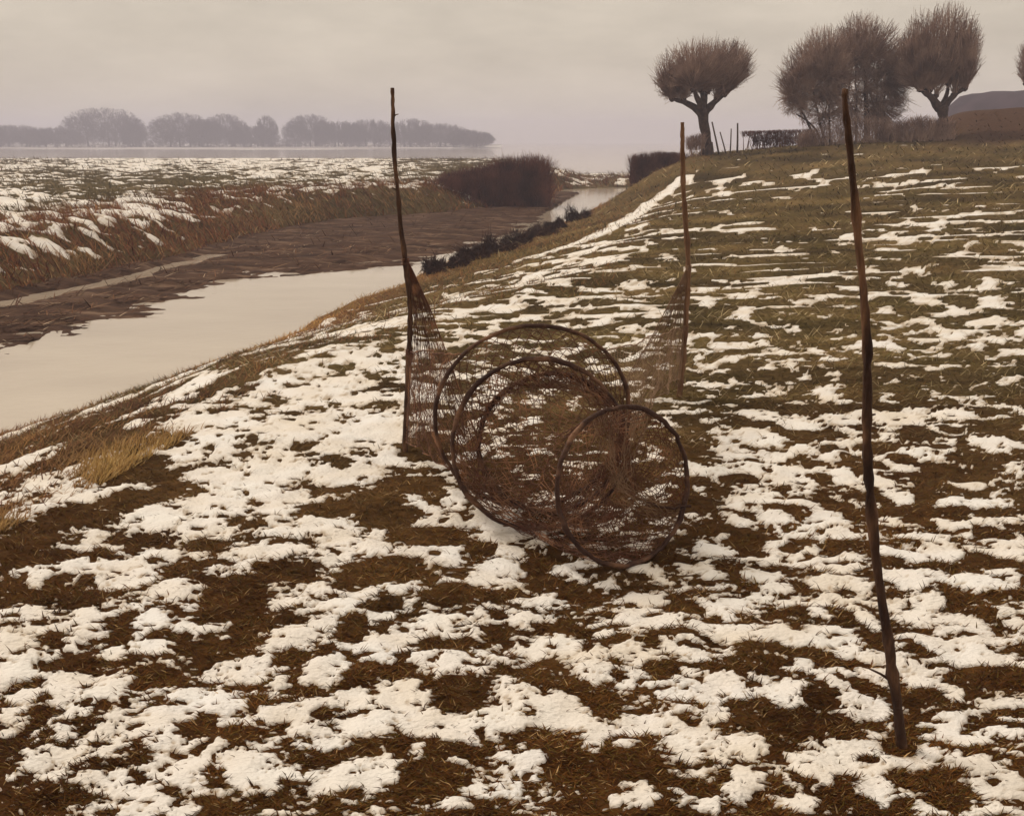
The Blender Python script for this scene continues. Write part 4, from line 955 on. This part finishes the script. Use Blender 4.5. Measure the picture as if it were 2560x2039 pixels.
right_pole, RQ = pole('net_pole', 'tall dark nearest net pole leaning left at the right side',
     pole_pts([(2252, 1862), (2240, 1760), (2222, 1640), (2205, 1540), (2178, 1360), (2164, 1200), (2157, 1040), (2158, 900), (2153, 760), (2140, 600), (2128, 440), (2116, 300), (2113, 222)], RP[1], RP[1] + .06), [.0165, .0155, .015, .0145, .0135, .012, .0105, .008], 'pole', (.2, .26, .42, .63, .8), [(.2, 3.0, .10), (.21, 2.2, .03), (.55, .2, .03), (.28, 3.4, .03)])

# ------------------------------------------------------------------ the hoop net
def zoomxy(zx, zy): return 950 + zx * .495, 600 + zy * .495
HO = []
for (zx, zy, R, tilt, yaw) in [(770, 900, .50, -6, 4), (800, 1025, .43, 14, -3), (860, 1025, .365, 8, 6), (1238, 1228, .368, 10, 31)]:
    sx, sy = zoomxy(zx, zy)
    dx, dy, dz = ray(sx, sy)
    ti, ya = math.radians(tilt), math.radians(yaw)
    zc = R * math.cos(ti) + .02
    k = (zc - EYE) / dz
    c = np.array([dx * k, dy * k, zc])
    c[2] += gnd(c[0], c[1] - R * math.sin(ti)) + (0.0)
    ax = np.array([math.cos(ya), math.sin(ya), 0]); up = np.array([-math.sin(ya) * math.sin(ti), math.cos(ya) * math.sin(ti), math.cos(ti)])
    HO.append((c, R, ax, up))
def hoop_pt(i, th, k=1.0):
    c, R, ax, up = HO[i]
    th = np.asarray(th)
    r = R * k * (1 + .012 * np.sin(2 * th + i) + .008 * np.sin(3 * th + 2 * i))
    return c + (r * np.cos(th))[..., None] * ax + (r * np.sin(th))[..., None] * up
net_org = np.array([HO[1][0][0], HO[1][0][1], 0.0])
net = thing('hoop_net', net_org, 'brown fishing hoop net with four hoops collapsed on the snowy meadow between the poles', 'fishing net')
th = np.linspace(0, 2 * math.pi, 72, endpoint=False)
for i, rr in enumerate([.0105, .0125, .0135, .0120]):
    P = hoop_pt(i, th) + RNG.normal(0, .0022, (72, 3))
    Tubes().add(P[None], (rr * (1 + .14 * np.sin(th * 5 + i) + RNG.normal(0, .06, 72)))[None], 8, closed=True).build('hoop', M['hoop'], net, net_org)
def diamond(T, S, r, wrap=False):
    """strands along both diagonals of a surface grid S (nu, nv, 3)"""
    nu, nv, _ = S.shape
    for sgn in (1, -1):
        i = np.arange(nu)[:, None]; j = np.arange(nv)[None]
        ii = i + sgn * j
        if wrap:
            T.add(S[ii % nu, j], np.full((1, nv), r), 3)
        else:
            for a in range(-nv if sgn > 0 else 0, nu + nv):
                q = a + sgn * np.arange(nv)
                m = (q >= 0) & (q < nu)
                if m.sum() > 1: T.add(S[q[m], np.arange(nv)[m]][None], np.full((1, m.sum()), r), 3)
def ripple(S, amp, s):
    nu, nv, _ = S.shape
    u, v = np.meshgrid(np.arange(nu), np.arange(nv), indexing='ij')
    return S + amp * np.stack([fbm(u * .16 + s, v * .2 + s, 3), fbm(u * .16 + s + 31, v * .2, 3), fbm(u * .16 + s + 77, v * .2 + 5, 3)], -1)
def section(i, j, nth, nv, sag, amp, seed, shrink=.9):
    a = np.linspace(0, 2 * math.pi, nth, endpoint=False)
    v = np.linspace(0, 1, nv)
    A = hoop_pt(i, a); B = hoop_pt(j, a)
    S = A[:, None] * (1 - v)[None, :, None] + B[:, None] * v[None, :, None]
    mid = (HO[i][0] * .5 + HO[j][0] * .5)
    bl = (np.sin(v * math.pi))[None, :, None]
    S = S + (mid - S) * bl * (1 - shrink)
    S[:, :, 2] -= (bl[..., 0] * sag) * (S[:, :, 2] > .05)
    S = ripple(S, amp * bl, seed)
    S[:, 1:-1] += RNG.normal(0, .007, S[:, 1:-1].shape)
    g = land_near(S[..., 0], S[..., 1])
    S[:, :, 2] = np.maximum(S[:, :, 2], g + .012)
    return S
for i, j, nth, nv, sag, amp, sh in [(0, 2, 52, 9, .07, .05, .86), (2, 1, 46, 7, .05, .05, .9), (1, 3, 56, 12, .12, .07, .75)]:
    T = Tubes()
    diamond(T, section(i, j, nth, nv, sag, amp, 3 * i + j, sh), .0020, True)
    T.build('netting', M['net'], net, net_org)
# funnels inside the hoops, each drawn in to a throat
def funnel(i, tip, rt, nth, nv, amp, seed, mat, k0=1.0):
    a = np.linspace(0, 2 * math.pi, nth, endpoint=False); v = np.linspace(0, 1, nv)
    c, R, ax, up = HO[i]
    A = hoop_pt(i, a, k0)
    B = tip + rt * (np.cos(a)[:, None] * ax + np.sin(a)[:, None] * up)
    w = (v ** 1.25)[None, :, None]
    S = A[:, None] * (1 - w) + B[:, None] * w
    S = ripple(S, amp * np.sin(v * math.pi)[None, :, None] + .0 * S, seed)
    g = land_near(S[..., 0], S[..., 1]); S[:, :, 2] = np.maximum(S[:, :, 2], g + .012)
    T = Tubes(); diamond(T, S, .0019, True)
    return T.build('funnel', M[mat], net, net_org)
c0, c1, c2, c3 = [h[0] for h in HO]
funnel(0, c2 + np.array([.12, .10, .02]), .24, 40, 10, .07, 4, 'net')
funnel(1, c3 + np.array([-.08, .12, -.10]), .14, 24, 12, .08, 11, 'net')
funnel(3, c3 + np.array([-.02, .14, -.04]), .08, 46, 12, .06, 19, 'net')
# gathered folds of net and the draw cord inside the front hoop
T = Tubes()
def cordpath(P, Q, sag, n=14, wob=.006):
    t = np.linspace(0, 1, n)[:, None]
    S = np.asarray(P) * (1 - t) + np.asarray(Q) * t
    S[:, 2] -= sag * np.sin(t[:, 0] * math.pi); S[1:-1] += RNG.normal(0, wob, (n - 2, 3))
    return S
thr = c3 + np.array([-.02, .12, -.03])
for q in range(46):
    a = RNG.uniform(1.0, 2.1) if q < 26 else RNG.uniform(-.75, -.35)
    T.add(cordpath(hoop_pt(3, np.array(a)), thr + RNG.normal(0, .03, 3), .03)[None], np.full((1, 14), .0019), 3)
for q in range(24):
    a = RNG.uniform(.6, 1.6); b = a + RNG.uniform(.3, 1.0)
    T.add(cordpath(hoop_pt(2, np.array(a), .97), hoop_pt(1, np.array(b), .9) + RNG.normal(0, .03, 3), .05)[None], np.full((1, 14), .0018), 3)
for q in range(28):
    a = RNG.uniform(-2.6, -.5); b = a + RNG.uniform(-.7, .7)
    S = cordpath(hoop_pt(1, np.array(a), .98), hoop_pt(2, np.array(b), RNG.uniform(.6, .95)), .02)
    S[:, 2] = np.maximum(S[:, 2], land_near(S[:, 0], S[:, 1]) + .01)
    T.add(S[None], np.full((1, 14), .0018), 3)
T.build('gathered_cord', M['netpale'], net, net_org)['kind'] = 'stuff'
T = Tubes(); S = cordpath(thr, hoop_pt(3, np.array(-.42)) + np.array([.03, -.02, 0]), .05)
T.add(S[None], np.linspace(.004, .007, 14)[None], 6); T.build('draw_cord', M['hoop'], net, net_org)

# wings of netting from the back hoop to the two poles
def wing(Q, z0, z1, top, spread, i, th0, th1, n1, n2, sag, amp, seed, mat, power):
    s = np.linspace(0, 1, n1); t = np.linspace(0, 1, n2)
    zs = z0 + (z1 - z0) * s
    A = np.stack([np.interp(zs, Q[:, 2], Q[:, c]) for c in range(3)], -1)
    B = hoop_pt(i, th0 + (th1 - th0) * s)
    w = t[None, :, None]; wz = (t ** power)[None, :, None]
    S = A[:, None] * (1 - w) + B[:, None] * w
    S[:, :, 2] = (A[:, None, 2:] * (1 - wz) + B[:, None, 2:] * wz)[..., 0]
    S[:, :, 2] -= sag * np.sin(t * math.pi)[None] * (s ** .6)[:, None]
    S = ripple(S, amp * np.sin(np.clip(t * 1.05, 0, 1) * math.pi)[None, :, None] + 0 * S[..., :1], seed)
    g = land_near(S[..., 0], S[..., 1]); S[:, :, 2] = np.maximum(S[:, :, 2], g + .012)
    T = Tubes(); diamond(T, S, .0014)
    T.add(S[-1][None], np.full((1, n2), .004), 5); T.add(S[0][None], np.full((1, n2), .004), 5)
    # the net gathered up the pole and spreading like a tent below
    dirn = (B.mean(0) - A.mean(0)); dirn = np.array([math.copysign(1.0, dirn[0]), -.25, 0]); dirn /= np.linalg.norm(dirn)
    m = 30; nn = 16
    zt = np.linspace(top, .06, nn)
    fl = np.linspace(0, 1, nn) ** .95
    ax = np.stack([np.interp(zt, Q[:, 2], Q[:, c]) for c in range(3)], -1)
    sq = np.linspace(0, 1, m)
    fold = .03 * np.sin(sq * 19)[:, None] * fl[None] + .012 * RNG.normal(size=(m, nn)) * fl[None]
    side = np.array([-dirn[1], dirn[0], 0])
    S2 = ax[None] + dirn * (sq[:, None] * fl[None] * spread + .012)[..., None] + side * fold[..., None]
    S2[:, :, 2] = np.maximum(S2[:, :, 2] - .10 * np.sin(sq * math.pi / 2)[:, None] * fl[None] * (1 - fl[None]) * 2, land_near(S2[..., 0], S2[..., 1]) + .014)
    diamond(T, S2, .0015)
    T.add(S2[::2], np.full((1, nn), .0017), 3)
    T.add(S2[-1][None], np.full((1, nn), .0035), 5)
    return T.build('wing_netting', M[mat], net, net_org)
wing(LQ, .04, .62, 1.20, .48, 0, math.radians(215), math.radians(135), 30, 26, .0, .06, 23, 'net', .9)
wing(MQ, .06, .36, .98, .50, 0, math.radians(-20), math.radians(45), 22, 36, .06, .07, 41, 'netpale', .36)
for Q, zz, nm in ((LQ, 1.18, 'net'), (LQ, .62, 'net'), (MQ, .97, 'netpale'), (MQ, .52, 'netpale')):
    p = np.array([np.interp(zz, Q[:, 2], Q[:, c]) for c in range(3)])
    a = np.linspace(0, 2 * math.pi * 4, 48)
    S = p + np.stack([np.cos(a) * .022, np.sin(a) * .022, np.linspace(-.02, .02, 48)], -1)
    Tubes().add(S[None], np.full((1, 48), .0035), 5).build('lashing', M[nm], net, net_org)

# ------------------------------------------------------------------ damp winter air
hb = bpy.data.meshes.new('haze')
X0, X1, Y0, Y1, Z0, Z1 = -990, 990, -55, 990, -2.6, 19.0
vs = [(x, y, z) for z in (Z0, Z1) for y in (Y0, Y1) for x in (X0, X1)]
hb.from_pydata(vs, [], [(0, 2, 3, 1), (4, 5, 7, 6), (0, 1, 5, 4), (2, 6, 7, 3), (0, 4, 6, 2), (1, 3, 7, 5)])
hz_ = bpy.data.objects.new('haze', hb); COL.objects.link(hz_)
m = bpy.data.materials.new('damp_air'); m.use_nodes = True
n = m.node_tree; n.nodes.clear()
o_ = n.nodes.new('ShaderNodeOutputMaterial'); pv = n.nodes.new('ShaderNodeVolumePrincipled')
pv.inputs['Color'].default_value = (0.78, 0.79, 0.99, 1)
pv.inputs['Density'].default_value = 0.0018
n.links.new(pv.outputs['Volume'], o_.inputs['Volume'])
hb.materials.append(m)
tag(hz_, 'thin damp winter haze over the river land', 'haze', kind='stuff')
